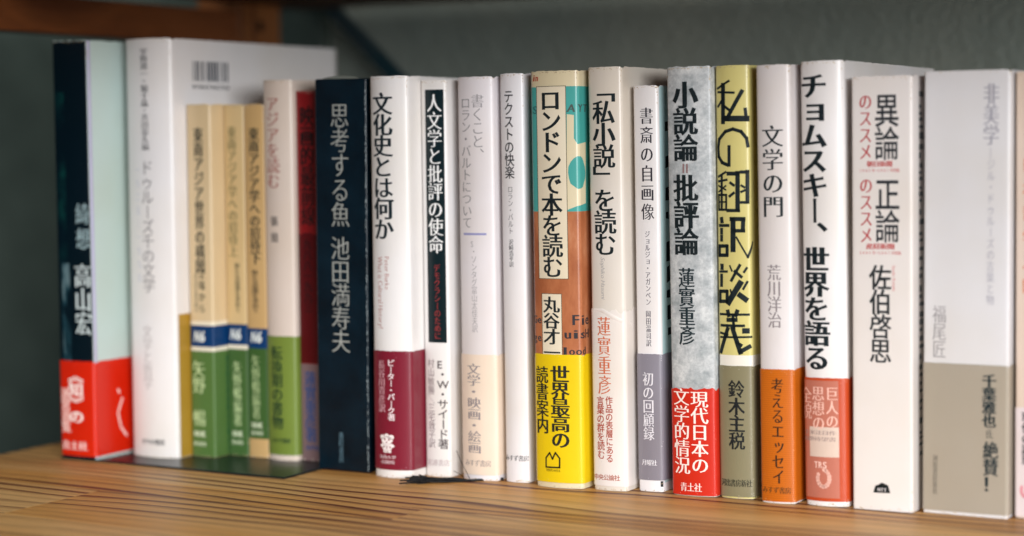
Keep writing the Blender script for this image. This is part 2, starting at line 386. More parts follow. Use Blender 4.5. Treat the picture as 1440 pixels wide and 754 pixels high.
# ------------------------------------------------------------------ the books (millimetres, measured on each spine)
BOOKS = [
 dict(name='hardcover_book', label='hardcover with navy spine, pale aqua cover and bright red band, at the far left end', kind='hard', loc=(-230.38, -47.63, 0), w=23.2, h=216.69, sag=0.78, r=1.6, D=150, col='#c3d6d2', torn=0.5, lean=-0.1, band={'col': '#d42204', 'name': 'belly_band', 'torn': 0.25, 'z': (2.38, 51.78)}, items=[
  {'col': '#03141e', 'u': (-160.95, 11.37), 'k': 'R', 'name': 'spine_print', 'z': (0.45, 216.39)},
  {'col': '#4f6f76', 'up': 1, 'pic': 1, 'k': 'R', 'name': 'photo_print', 'u': (-8.0, -2.6), 'z': (50.89, 102.43)},
  {'col': '#0a3030', 'up': 1, 'pic': 2, 'k': 'R', 'name': 'photo_print', 'u': (-10.39, -3.74), 'z': (102.42, 190.41)},
  {'col': '#b9b4d4', 'up': 1, 'k': 'R', 'name': 'edge_stripe', 'u': (11.71, 13.6), 'z': (1.52, 216.39)},
  {'col': '#9fb8bc', 'st': 'M', 'name': 'title_lettering', 'k': 'v', 's': '綺想', 'u': 6.61, 'z': (134.16, 108.57), 'w': 8.35},
  {'col': '#cfdcdc', 'st': 'M', 'name': 'author_lettering', 'k': 'v', 's': '高山宏', 'u': 5.86, 'z': (101.99, 65.23), 'w': 10.18},
  {'col': '#ffe9e2', 'st': 'B', 'on': 1, 'name': 'band_lettering', 'k': 'v', 's': '︽知︾の', 'u': 0.09, 'z': (47.38, 19.18), 'w': 9.58},
  {'col': '#ffd9d0', 'st': 'B', 'on': 1, 'name': 'band_lettering', 'k': 'v', 's': '迷宮遊覧', 'u': -7.1, 'z': (37.35, 14.23), 'w': 6.35},
  {'col': '#ffe9e2', 'st': 'M', 'on': 1, 'name': 'publisher_lettering', 'k': 'h', 's': '青土社', 'u': (-10.41, 6.8), 'z': 7.59, 'h': 4.47},
  {'col': '#ffd9d0', 'on': 1, 'k': 'S', 'name': 'band_emblem', 'p': [[(28.75, 35.44), (29.81, 33.82)], [(31.96, 30.57), (28.33, 23.51), (30.31, 15.75), (34.66, 10.66)]], 'w': 1.21},
 ]),
 dict(name='hardcover_book', label='tallest white hardcover, its back cover with a barcode rising above the small green books', kind='hard', loc=(-196.36, -27.54, 1.2), w=29.73, h=216.04, sag=3.38, r=2.2, D=150, col='#efecec', lean=0.1, items=[
  {'col': '#333338', 'st': 'M', 'name': 'author_lettering', 'k': 'v', 's': '宇野邦一・堀千晶・芳川泰久編', 'u': -0.1, 'z': (211.16, 158.9), 'w': 4.66},
  {'col': '#716c6e', 'st': 'L', 'name': 'title_lettering', 'k': 'v', 's': 'ドゥルーズ千の文学', 'u': 0.47, 'z': (153.79, 85.68), 'w': 7.84},
  {'col': '#c3c6d4', 'st': 'L', 'name': 'subtitle_lettering', 'k': 'v', 's': '一九二五―一九九五', 'u': -5.9, 'z': (152.33, 89.86), 'w': 3.37},
  {'col': '#bdb7b6', 'st': 'M', 'name': 'subtitle_lettering', 'k': 'v', 's': '文学と哲学', 'u': -1.18, 'z': (68.73, 35.43), 'w': 6.3},
  {'col': '#333338', 'st': 'B', 'name': 'publisher_lettering', 'k': 'h', 's': 'せりか書房', 'u': (-6.48, 8.33), 'z': 8.19, 'h': 2.97},
  {'col': '#22303f', 'k': 'BC', 'name': 'barcode', 'u': (32.51, 63.76), 'z': (194.67, 204.94)},
  {'col': '#333338', 'st': 'B', 'name': 'barcode_number', 'k': 'h', 's': '9784796703', 'u': (31.53, 63.38), 'z': 191.68, 'h': 2.23},
  {'col': '#b28a2e', 'k': 'R', 'name': 'gold_print', 'u': (17.06, 104.5), 'z': (0.3, 74.64)},
 ]),
 dict(name='paperback_book', label='thickest of the three cream and green paperbacks with a blue stripe', kind='soft', loc=(-172.95, -17.0, 1.2), w=15.3, h=182.4, sag=0.5, r=1.4, D=128, col='#dcc49c', lean=0.12, items=[
  {'col': '#08386a', 'k': 'R', 'name': 'blue_stripe', 'u': None, 'z': (57.46, 68.53)},
  {'col': '#e9e3d0', 'k': 'R', 'name': 'pale_stripe', 'u': None, 'z': (55.24, 57.46)},
  {'col': '#f0e6cf', 'k': 'R', 'name': 'pale_stripe', 'u': None, 'z': (68.53, 70.74)},
  {'col': '#52743a', 'k': 'R', 'name': 'green_print', 'u': None, 'z': (0.34, 55.24)},
  {'col': '#3a3a30', 'st': 'B', 'name': 'title_lettering', 'k': 'v', 's': '東南アジア世界の構図', 'u': 0.25, 'z': (170.28, 95.35), 'w': 5.94},
  {'col': '#6a6552', 'st': 'L', 'name': 'subtitle_lettering', 'k': 'v', 's': '政治的生態史観の', 'u': -2.65, 'z': (95.3, 75.03), 'w': 2.89},
  {'col': '#4a4636', 'st': 'B', 'name': 'subtitle_lettering', 'k': 'v', 's': '立場から', 'u': 1.09, 'z': (97.97, 74.43), 'w': 3.62},
  {'col': '#e9efe9', 'st': 'B', 'name': 'series_mark', 'sl': 0.3, 'k': 'h', 's': 'N6', 'u': (-4.64, 2.86), 'z': 62.95, 'h': 6.28},
  {'col': '#b9cc98', 'st': 'M', 'name': 'author_lettering', 'k': 'v', 's': '矢野\u3000暢', 'u': -2.07, 'z': (49.99, 15.85), 'w': 8.15},
  {'col': '#d6dfc0', 'st': 'B', 'name': 'publisher_lettering', 'k': 'h', 's': 'NHK', 'u': (-5.89, 2.23), 'z': 12.18, 'h': 3.35},
  {'col': '#d6dfc0', 'st': 'B', 'name': 'publisher_lettering', 'k': 'h', 's': 'BOOKS', 'u': (-6.02, 2.12), 'z': 6.97, 'h': 2.23},
  {'col': '#1f5a3a', 'st': 'B', 'name': 'cover_lettering', 'k': 'v', 's': '政治的生態史観の立場から', 'u': 18.39, 'z': (52.88, 1.6), 'w': 3.01},
 ]),
 dict(name='paperback_book', label='middle of the three cream and green paperbacks, slightly paler than its right neighbour', kind='soft', loc=(-158.45, -6.2, 1.2), w=12.9, h=181.9, sag=0.5, r=1.2, D=128, col='#d6bb8a', lean=0.12, items=[
  {'col': '#08386a', 'k': 'R', 'name': 'blue_stripe', 'u': None, 'z': (58.15, 68.88)},
  {'col': '#e9e3d0', 'k': 'R', 'name': 'pale_stripe', 'u': None, 'z': (55.93, 58.15)},
  {'col': '#426533', 'k': 'R', 'name': 'green_print', 'u': None, 'z': (0.3, 55.93)},
  {'col': '#6f6a44', 'st': 'M', 'name': 'title_lettering', 'k': 'v', 's': '東南アジア学への招待上', 'u': -1.03, 'z': (170.88, 103.47), 'w': 5.59},
  {'col': '#5a553c', 'st': 'B', 'name': 'subtitle_lettering', 'k': 'v', 's': '新たな認識を求めて', 'u': 1.2, 'z': (100.6, 74.8), 'w': 3.11},
  {'col': '#e9efe9', 'st': 'B', 'name': 'series_mark', 'sl': 0.3, 'k': 'h', 's': 'N6', 'u': (-3.99, 3.37), 'z': 63.68, 'h': 6.29},
  {'col': '#b9cc98', 'st': 'M', 'name': 'author_lettering', 'k': 'v', 's': '矢野暢編著', 'u': 0.05, 'z': (49.66, 15.48), 'w': 5.03},
  {'col': '#d6dfc0', 'st': 'B', 'name': 'publisher_lettering', 'k': 'h', 's': 'NHK', 'u': (-3.66, 3.25), 'z': 11.77, 'h': 3.35},
  {'col': '#d6dfc0', 'st': 'B', 'name': 'publisher_lettering', 'k': 'h', 's': 'BOOKS', 'u': (-3.76, 3.17), 'z': 7.3, 'h': 2.24},
 ]),
 dict(name='paperback_book', label='thin cream and green paperback with blue stripe and a cream strip at its foot', kind='soft', loc=(-145.25, -6.7, 1.2), w=12.7, h=182.03, sag=0.5, r=1.2, D=128, col='#cba873', lean=0.1, items=[
  {'col': '#08386a', 'k': 'R', 'name': 'blue_stripe', 'u': None, 'z': (56.91, 67.2)},
  {'col': '#3c602e', 'k': 'R', 'name': 'green_print', 'u': None, 'z': (10.05, 56.91)},
  {'col': '#33342a', 'st': 'B', 'name': 'title_lettering', 'k': 'v', 's': '東南アジア学への招待下', 'u': 0.17, 'z': (169.98, 100.13), 'w': 6.26},
  {'col': '#4a4030', 'st': 'B', 'name': 'subtitle_lettering', 'k': 'v', 's': '新たな認識を求めて', 'u': -0.29, 'z': (97.22, 75.24), 'w': 4.08},
  {'col': '#e9efe9', 'st': 'B', 'name': 'series_mark', 'sl': 0.3, 'k': 'h', 's': 'N6', 'u': (-3.56, 3.66), 'z': 62.79, 'h': 6.25},
  {'col': '#a9bc88', 'st': 'M', 'name': 'author_lettering', 'k': 'v', 's': '矢野暢編著', 'u': -0.85, 'z': (53.21, 20.01), 'w': 5.07},
  {'col': '#d6dfc0', 'st': 'B', 'name': 'publisher_lettering', 'k': 'h', 's': 'NHK', 'u': (-4.06, 3.25), 'z': 17.11, 'h': 3.33},
  {'col': '#d6dfc0', 'st': 'B', 'name': 'publisher_lettering', 'k': 'h', 's': 'BOOKS', 'u': (-4.15, 3.17), 'z': 13.04, 'h': 2.22},
 ]),
 dict(name='hardcover_book', label='off-white hardcover with brown lettering and an olive green band', kind='hard', loc=(-129.6, -7.3, 1.2), w=17.8, h=194.02, sag=2.08, r=1.8, D=132, col='#dccdc2', torn=0.3, lean=-0.02, band={'col': '#74893a', 'name': 'belly_band', 'z': (2.99, 64.0)}, items=[
  {'col': '#a5635a', 'st': 'M', 'name': 'title_lettering', 'k': 'v', 's': 'アジアを読む', 'u': -1.93, 'z': (185.6, 138.87), 'w': 8.21},
  {'fill': 0.6, 'col': '#4a4444', 'st': 'B', 'name': 'author_lettering', 'k': 'v', 's': '張競', 'u': -1.7, 'z': (126.6, 109.97), 'w': 4.76},
  {'col': '#1f3a22', 'st': 'B', 'on': 1, 'name': 'band_lettering', 'k': 'v', 's': '転換期の書物', 'u': -1.43, 'z': (58.86, 16.09), 'w': 6.97},
  {'col': '#1f3a22', 'st': 'B', 'on': 1, 'name': 'publisher_lettering', 'k': 'h', 's': 'みすず書房', 'u': (-5.37, 5.97), 'z': 10.41, 'h': 2.56},
 ]),
 dict(name='paperback_book', label='dark red book with black title and mauve foot, left of the navy slipcase', kind='soft', loc=(-111.4, -4.2, 1.2), w=17.6, h=188.29, sag=0.3, r=1.3, D=128, col='#8c141a', lean=-0.1, items=[
  {'col': '#5a0e14', 'k': 'R', 'name': 'dark_print', 'u': None, 'z': (50.33, 115.82)},
  {'col': '#80686b', 'k': 'R', 'name': 'mauve_print', 'u': None, 'z': (0.3, 49.97)},
  {'col': '#120d10', 'st': 'B', 'name': 'title_lettering', 'k': 'v', 's': '映画的最前線', 'u': -1.98, 'z': (180.33, 120.13), 'w': 8.39},
  {'col': '#2a0a0e', 'st': 'B', 'name': 'title_lettering', 'k': 'v', 's': '一九八八一九九三', 'u': -2.62, 'z': (118.69, 76.09), 'w': 5.34},
  {'col': '#2b4a80', 'st': 'B', 'name': 'author_lettering', 'k': 'v', 's': '蓮實重彥著', 'u': -2.33, 'z': (46.04, 9.96), 'w': 7.14},
  {'col': '#2b4a80', 'st': 'B', 'name': 'publisher_lettering', 'k': 'h', 's': '水声社', 'u': (-5.91, 2.54), 'z': 7.12, 'h': 2.56},
 ]),
 dict(name='slipcased_book', label='dark navy slipcase with silver lettering and worn edges', kind='case', loc=(-86.14, -16.35, 0), w=30.24, h=194.48, sag=0, r=0.8, D=140, col='#01101a', lean=0.35, items=[
  {'col': '#9fa29c', 'st': 'L', 'name': 'title_lettering', 'k': 'v', 's': '思考する魚', 'u': -0.42, 'z': (182.3, 121.46), 'w': 10.96},
  {'col': '#9fa29c', 'st': 'L', 'name': 'author_lettering', 'k': 'v', 's': '池田満寿夫', 'u': -0.74, 'z': (116.55, 59.01), 'w': 11.01},
  {'col': '#5c7a88', 'st': 'L', 'name': 'publisher_lettering', 'k': 'v', 's': '番町書房', 'u': -1.19, 'z': (19.58, 4.24), 'w': 2.98},
 ]),
 dict(name='hardcover_book', label='white hardcover with a maroon band and a small white emblem near its foot', kind='hard', loc=(-54.47, -19.91, 0), w=21.82, h=194.92, sag=3.12, r=2.4, D=134, col='#f0eeee', torn=0.2, lean=-0.08, band={'col': '#7d1a30', 'name': 'belly_band', 'torn': 0.3, 'z': (4.06, 62.14)}, items=[
  {'col': '#0c2028', 'st': 'B', 'fill': 1.04, 'name': 'title_lettering', 'k': 'v', 's': '文化史とは何か', 'u': -2.36, 'z': (186.47, 115.89), 'w': 11.73},
  {'col': '#c09a96', 'st': 'M', 'name': 'english_lettering', 'k': 'r', 's': 'Peter Burke', 'u': -0.47, 'z': (108.01, 91.8), 'w': 2.9},
  {'col': '#c09a96', 'st': 'M', 'name': 'english_lettering', 'k': 'r', 's': 'What is Cultural History?', 'u': -4.75, 'z': (107.91, 72.58), 'w': 3.52},
  {'col': '#f0dfe2', 'st': 'B', 'on': 1, 'name': 'author_lettering', 'k': 'v', 's': 'ピーター・バーク著', 'u': 1.2, 'z': (58.03, 28.17), 'w': 3.85},
  {'col': '#cfa0a8', 'st': 'M', 'on': 1, 'name': 'translator_lettering', 'k': 'v', 's': '長谷川貴彦訳', 'u': -4.35, 'z': (57.4, 31.96), 'w': 4.35},
  {'col': '#f4e6e4', 'on': 1, 'k': 'EM', 'name': 'band_emblem', 'u': -1.63, 'z': 15.12, 'w': 8.68, 'h': 11.72},
  {'col': '#f0dfe2', 'st': 'L', 'on': 1, 'name': 'publisher_lettering', 'k': 'h', 's': '法政大学', 'u': (-6.51, 3.36), 'z': 10.28, 'h': 1.75},
  {'col': '#f0dfe2', 'st': 'L', 'on': 1, 'name': 'publisher_lettering', 'k': 'h', 's': '出版局', 'u': (-5.5, 2.6), 'z': 7.83, 'h': 1.75},
  {'col': '#3c5658', 'k': 'D', 'name': 'cover_marks', 'u': 24.93, 'z': (63.29, 187.2), 'w': 5},
 ]),
 dict(name='hardcover_book', label='slim white hardcover with a black title panel down its spine', kind='hard', loc=(-35.61, -8.83, 0), w=14.23, h=192.94, sag=1.3, r=1.6, D=132, col='#f0eeee', lean=-0.18, items=[
  {'col': '#0a2026', 'k': 'R', 'name': 'title_panel', 'u': (-4.1, 6.12), 'z': (65.86, 188.29)},
  {'col': '#f2f2f0', 'st': 'M', 'name': 'title_lettering', 'up': 1, 'k': 'v', 's': '人文学と批評の使命', 'u': 1.12, 'z': (185.91, 109.09), 'w': 7.78},
  {'col': '#a83a3a', 'st': 'L', 'name': 'subtitle_lettering', 'up': 1, 'k': 'v', 's': 'デモクラシーのために', 'u': 1.47, 'z': (103.93, 67.27), 'w': 3.46},
  {'col': '#3f3438', 'st': 'G', 'name': 'author_lettering', 'k': 'v', 's': 'E・W・サイード著', 'u': 3.64, 'z': (57.64, 13.82), 'w': 5.47},
  {'col': '#6a4f58', 'st': 'L', 'name': 'translator_lettering', 'k': 'v', 's': '村山敏勝／三宅敦子訳', 'u': -2.74, 'z': (57.75, 14.11), 'w': 4.08},
  {'col': '#b09a9c', 'st': 'L', 'name': 'publisher_lettering', 'k': 'h', 's': '岩波書店', 'u': (-5.68, 6.82), 'z': 7.08, 'h': 3.15},
 ]),
 dict(name='hardcover_book', label='white hardcover with grey lettering, a lavender dash, a cream band and a trailing ribbon', kind='hard', loc=(-12.5, -7.9, 0), w=19.46, h=193.84, sag=2.6, r=1.8, D=132, col='#e9e4e8', lean=-0.3, band={'col': '#ecd9c6', 'name': 'belly_band', 'z': (2.83, 61.03)}, items=[
  {'col': '#8e8a8c', 'st': 'L', 'name': 'title_lettering', 'k': 'v', 's': '書くこと、', 'u': 2.65, 'z': (185.42, 153.34), 'w': 6.57},
  {'col': '#8e8a8c', 'st': 'L', 'name': 'title_lettering', 'k': 'v', 's': 'ロラン・バルトについて', 'u': -4.17, 'z': (184.23, 121.39), 'w': 6.08},
  {'col': '#9a9ccc', 'k': 'R', 'name': 'lavender_dash', 'u': (-6.68, 6.22), 'z': (118.39, 119.41)},
  {'col': '#9c989a', 'st': 'L', 'name': 'author_lettering', 'k': 'v', 's': 'S・ソンタグ富山太佳夫訳', 'u': -0.42, 'z': (116.0, 71.58), 'w': 3.19},
  {'col': '#8f8688', 'st': 'M', 'on': 1, 'name': 'band_lettering', 'k': 'v', 's': '文学・映画・絵画', 'u': -1.41, 'z': (56.54, 13.12), 'w': 7.35},
  {'col': '#9a8f8c', 'st': 'M', 'on': 1, 'name': 'publisher_lettering', 'k': 'h', 's': 'みすず書房', 'u': (-7.24, 7.06), 'z': 8.45, 'h': 3.11},
 ]),
 dict(name='hardcover_book', label='slim plain white hardcover with thin black title, beside the picture jacket with the yellow band', kind='hard', loc=(6.77, -5.77, 0), w=12.87, h=195.03, sag=1.56, r=1.8, D=132, col='#ebe8ea', lean=-0.45, items=[
  {'col': '#2b2b2f', 'st': 'G', 'name': 'title_lettering', 'k': 'v', 's': 'テクストの快楽', 'u': -0.83, 'z': (187.19, 145.19), 'w': 5.22},
  {'col': '#5a585c', 'st': 'L', 'name': 'author_lettering', 'k': 'v', 's': 'ロラン・バルト', 'u': -0.58, 'z': (141.82, 118.86), 'w': 2.77},
  {'col': '#5a585c', 'st': 'M', 'name': 'translator_lettering', 'k': 'v', 's': '沢崎浩平訳', 'u': -0.56, 'z': (116.5, 103.29), 'w': 2.37},
  {'col': '#2b2b2f', 'st': 'M', 'name': 'publisher_lettering', 'k': 'h', 's': 'みすず書房', 'u': (-6.29, 6.67), 'z': 11.74, 'h': 2.74},
 ]),
 dict(name='hardcover_book', label='hardcover in a teal and terracotta picture jacket with a yellow band', kind='hard', loc=(31.65, -9.65, 0), w=25.0, h=195.45, sag=2.34, r=2.2, D=134, col='#e3d6b4', torn=0.35, lean=-0.47, band={'col': '#ebcb12', 'name': 'belly_band', 'z': (2.65, 63.14)}, items=[
  {'col': '#4aaaa4', 'k': 'R', 'name': 'teal_print', 'u': None, 'z': (130.05, 188.12)},
  {'col': '#b46a44', 'mot': 1, 'k': 'R', 'name': 'terracotta_print', 'u': None, 'z': (62.81, 130.05)},
  {'col': '#e3d6b4', 'k': 'P', 'name': 'cream_print', 'p': [(7.45, 175.19), (10.79, 174.8), (10.63, 163.95), (12.22, 161.3), (19.67, 162.24), (18.79, 133.74), (11.81, 132.63), (6.77, 130.7)]},
  {'col': '#4aaaa4', 'up': 1, 'k': 'EL', 'name': 'teal_spot', 'u': 13.09, 'z': 148.11, 'w': 10.81, 'h': 15.17},
  {'col': '#2f6a6a', 'st': 'B', 'name': 'jacket_lettering', 'k': 'h', 's': 'S', 'u': (-11.42, -8.07), 'z': 177.59, 'h': 3.98},
  {'col': '#4a5550', 'st': 'B', 'name': 'jacket_lettering', 'sl': 0.15, 'k': 'h', 's': 'AYT', 'u': (7.16, 21.63), 'z': 178.06, 'h': 3.94},
  {'col': '#2f2d33', 'st': 'B', 'name': 'jacket_lettering', 'k': 'h', 's': 'Fie', 'u': (8.38, 20.02), 'z': 79.59, 'h': 5.32},
  {'col': '#2f2d33', 'st': 'B', 'name': 'jacket_lettering', 'k': 'h', 's': 'uisH', 'u': (4.5, 19.81), 'z': 72.96, 'h': 4.66},
  {'col': '#2f2d33', 'st': 'B', 'name': 'jacket_lettering', 'k': 'h', 's': 'lood', 'u': (3.31, 16.63), 'z': 64.97, 'h': 4.0},
  {'col': '#2f3a40', 'st': 'B', 'name': 'jacket_lettering', 'k': 'h', 's': 'Ge', 'u': (-13.05, -7.42), 'z': 79.4, 'h': 4.04},
  {'col': '#2f3a40', 'st': 'B', 'name': 'jacket_lettering', 'k': 'h', 's': 'ge', 'u': (-13.24, -7.6), 'z': 70.98, 'h': 4.04},
  {'col': '#b03a20', 'st': 'B', 'name': 'jacket_lettering', 'sl': 0.3, 'k': 'h', 's': 'in', 'u': (-11.06, -7.3), 'z': 192.48, 'h': 3.31},
  {'col': '#5a5040', 'up': 1, 'k': 'R', 'name': 'title_label_edge', 'u': (-8.79, 7.18), 'z': (98.53, 188.46)},
  {'col': '#ebdfc6', 'up': 2, 'k': 'R', 'name': 'title_label', 'u': (-8.42, 6.9), 'z': (98.8, 188.19)},
  {'fill': 1.06, 'col': '#111c20', 'st': 'B', 'name': 'title_lettering', 'up': 3, 'k': 'v', 's': 'ロンドンで本を読む', 'u': -0.79, 'z': (186.56, 99.13), 'w': 10.68},
  {'col': '#5a5040', 'up': 1, 'k': 'R', 'name': 'author_label_edge', 'u': (-7.31, 3.71), 'z': (61.02, 91.73)},
  {'col': '#ebdfc6', 'up': 2, 'k': 'R', 'name': 'author_label', 'u': (-6.96, 3.42), 'z': (61.02, 91.46)},
  {'col': '#111c20', 'st': 'B', 'name': 'author_lettering', 'up': 3, 'k': 'v', 's': '丸谷才一', 'u': -1.9, 'z': (90.12, 60.01), 'w': 8.6},
  {'fill': 1.06, 'col': '#20221c', 'st': 'B', 'on': 1, 'name': 'band_lettering', 'k': 'v', 's': '世界最高の', 'u': 2.17, 'z': (57.55, 18.98), 'w': 9.36},
  {'col': '#20221c', 'st': 'B', 'on': 1, 'name': 'band_lettering', 'k': 'v', 's': '読書案内', 'u': -7.6, 'z': (57.09, 25.37), 'w': 7.14},
  {'col': '#15160f', 'on': 1, 'k': 'S', 'name': 'publisher_mark', 'p': [[(-5.88, 9.66), (-5.79, 14.06), (-3.69, 16.59), (-2.17, 13.68), (-0.58, 16.82), (1.59, 14.26), (1.52, 9.88), (-5.88, 9.66)]], 'w': 0.76},
  {'col': '#15160f', 'st': 'B', 'on': 1, 'name': 'publisher_lettering', 'k': 'h', 's': 'マガジンハウス', 'u': (-5.91, 1.86), 'z': 8.3, 'h': 1.35},
 ]),
 dict(name='hardcover_book', label='off-white hardcover with a torn translucent white band and orange lettering', kind='hard', loc=(56.7, -6.31, 0), w=17.4, h=196.78, sag=1.56, r=2.0, D=134, col='#e2dad0', torn=0.25, lean=-0.6, band={'col': '#ebe4e0', 'name': 'belly_band', 'torn': 1.6, 'z': (2.29, 84.71)}, items=[
  {'col': '#0d1a1e', 'st': 'B', 'fill': 1.06, 'name': 'title_lettering', 'k': 'v', 's': '﹁私小説﹂を読む', 'u': -0.14, 'z': (190.98, 109.73), 'w': 11.09},
  {'col': '#a7a3a2', 'st': 'L', 'name': 'english_lettering', 'sl': 0.3, 'k': 'r', 's': 'Sophiko Hasumi', 'u': -1.43, 'z': (109.06, 89.58), 'w': 2.28},
  {'col': '#c86a48', 'st': 'M', 'on': 1, 'name': 'author_lettering', 'k': 'v', 's': '蓮實重彥', 'u': -1.24, 'z': (81.37, 44.88), 'w': 6.71},
  {'col': '#a84430', 'st': 'G', 'on': 1, 'name': 'band_lettering', 'k': 'v', 's': '作品の表層にある', 'u': 0.83, 'z': (44.33, 13.37), 'w': 3.54},
  {'col': '#a84430', 'st': 'G', 'on': 1, 'name': 'band_lettering', 'k': 'v', 's': '言葉の群を読む', 'u': -3.69, 'z': (44.1, 14.71), 'w': 4.02},
  {'col': '#a85a44', 'st': 'G', 'on': 1, 'name': 'publisher_lettering', 'k': 'h', 's': '中央公論社', 'u': (-8.01, 5.6), 'z': 6.29, 'h': 2.67},
  {'col': '#f1ebe8', 'k': 'FL', 'name': 'torn_flap', 'a': [(-7.63, 84.05), (-2.48, 83.27), (2.6, 80.41), (7.28, 78.46), (15.85, 76.84)], 'b': [(-6.66, 85.09), (-1.29, 85.29), (3.33, 82.74), (7.94, 80.11), (14.36, 77.96)]},
 ]),
 dict(name='hardcover_book', label='shorter slim white hardcover with a grey violet band and patterned front cover', kind='hard', loc=(74.75, -0.46, 0), w=12.5, h=187.94, sag=1.04, r=1.6, D=128, col='#ece9eb', lean=-0.65, band={'col': '#88848f', 'name': 'belly_band', 'z': (5.52, 64.29)}, items=[
  {'col': '#b9d6d8', 'k': 'R', 'name': 'cover_print', 'u': (7.75, 133.72), 'z': (4.21, 187.64)},
  {'col': '#06141a', 'big': 1, 'k': 'D', 'name': 'cover_marks', 'u': 12.72, 'z': (70.05, 171.76), 'w': 7},
  {'col': '#2a2630', 'st': 'M', 'fill': 0.86, 'name': 'title_lettering', 'k': 'v', 's': '書斎の自画像', 'u': 0.93, 'z': (178.34, 125.49), 'w': 6.33},
  {'col': '#5e5a64', 'st': 'M', 'name': 'author_lettering', 'k': 'v', 's': 'ジョルジョ・アガンベン', 'u': 0.61, 'z': (121.23, 86.75), 'w': 2.48},
  {'col': '#5e5a64', 'st': 'M', 'name': 'translator_lettering', 'k': 'v', 's': '岡田温司訳', 'u': 0.51, 'z': (84.45, 67.63), 'w': 2.49},
  {'col': '#dedbe0', 'st': 'M', 'on': 1, 'name': 'band_lettering', 'k': 'v', 's': '初の回顧録', 'u': 0.01, 'z': (55.79, 23.98), 'w': 5.31},
  {'col': '#e9e6ea', 'st': 'M', 'on': 1, 'name': 'publisher_lettering', 'k': 'h', 's': '月曜社', 'u': (-3.73, 3.75), 'z': 13.72, 'h': 2.66},
  {'col': '#101418', 'k': 'R', 'name': 'foot_mark', 'u': (5.17, 6.49), 'z': (2.55, 5.2)},
 ]),
 dict(name='hardcover_book', label='marbled grey hardcover with heavy black title and a torn red band', kind='hard', loc=(97.31, -1.75, 0), w=21.66, h=195.89, sag=1.95, r=1.6, D=134, col='#a9abab', torn=0.5, marble=1, lean=-0.72, band={'col': '#cf2a18', 'name': 'belly_band', 'torn': 0.9, 'scuff': 1, 'z': (0.48, 49.92)}, items=[
  {'col': '#0c1a1e', 'st': 'BB', 'name': 'title_lettering', 'k': 'v', 's': '小説論', 'u': -1.07, 'z': (188.89, 152.93), 'w': 11.85},
  {'col': '#8d6f6e', 'k': 'S', 'name': 'title_dash', 'p': [[(-2.16, 151.66), (-2.22, 148.11)], [(-0.37, 151.63), (-0.43, 148.09)]], 'w': 0.9},
  {'col': '#0c1a1e', 'st': 'BB', 'name': 'title_lettering', 'k': 'v', 's': '批評論', 'u': -1.44, 'z': (146.81, 110.3), 'w': 11.96},
  {'col': '#14262b', 'st': 'B', 'name': 'author_lettering', 'k': 'v', 's': '蓮實重彥', 'u': -1.6, 'z': (104.48, 69.38), 'w': 7.99},
  {'col': '#f6e2da', 'st': 'M', 'on': 1, 'name': 'band_lettering', 'k': 'v', 's': '現代日本の', 'u': 3.9, 'z': (48.45, 10.59), 'w': 7.95},
  {'col': '#f6e2da', 'st': 'M', 'on': 1, 'name': 'band_lettering', 'k': 'v', 's': '文学的情況', 'u': -5.02, 'z': (49.39, 10.0), 'w': 8.14},
  {'col': '#f6e2da', 'st': 'M', 'on': 1, 'name': 'publisher_lettering', 'k': 'h', 's': '青土社', 'u': (-6.06, 4.59), 'z': 4.13, 'h': 3.94},
 ]),
 dict(name='hardcover_book', label='pale yellow hardcover with angular black title and an olive grey band', kind='hard', loc=(117.15, 1.21, 0), w=16.36, h=196.02, sag=1.56, r=2.0, D=134, col='#d8cd84', lean=-0.68, band={'col': '#868064', 'name': 'belly_band', 'z': (0.93, 60.65)}, items=[
  {'col': '#eeeae0', 'k': 'R', 'name': 'white_strip', 'u': None, 'z': (60.28, 65.45)},
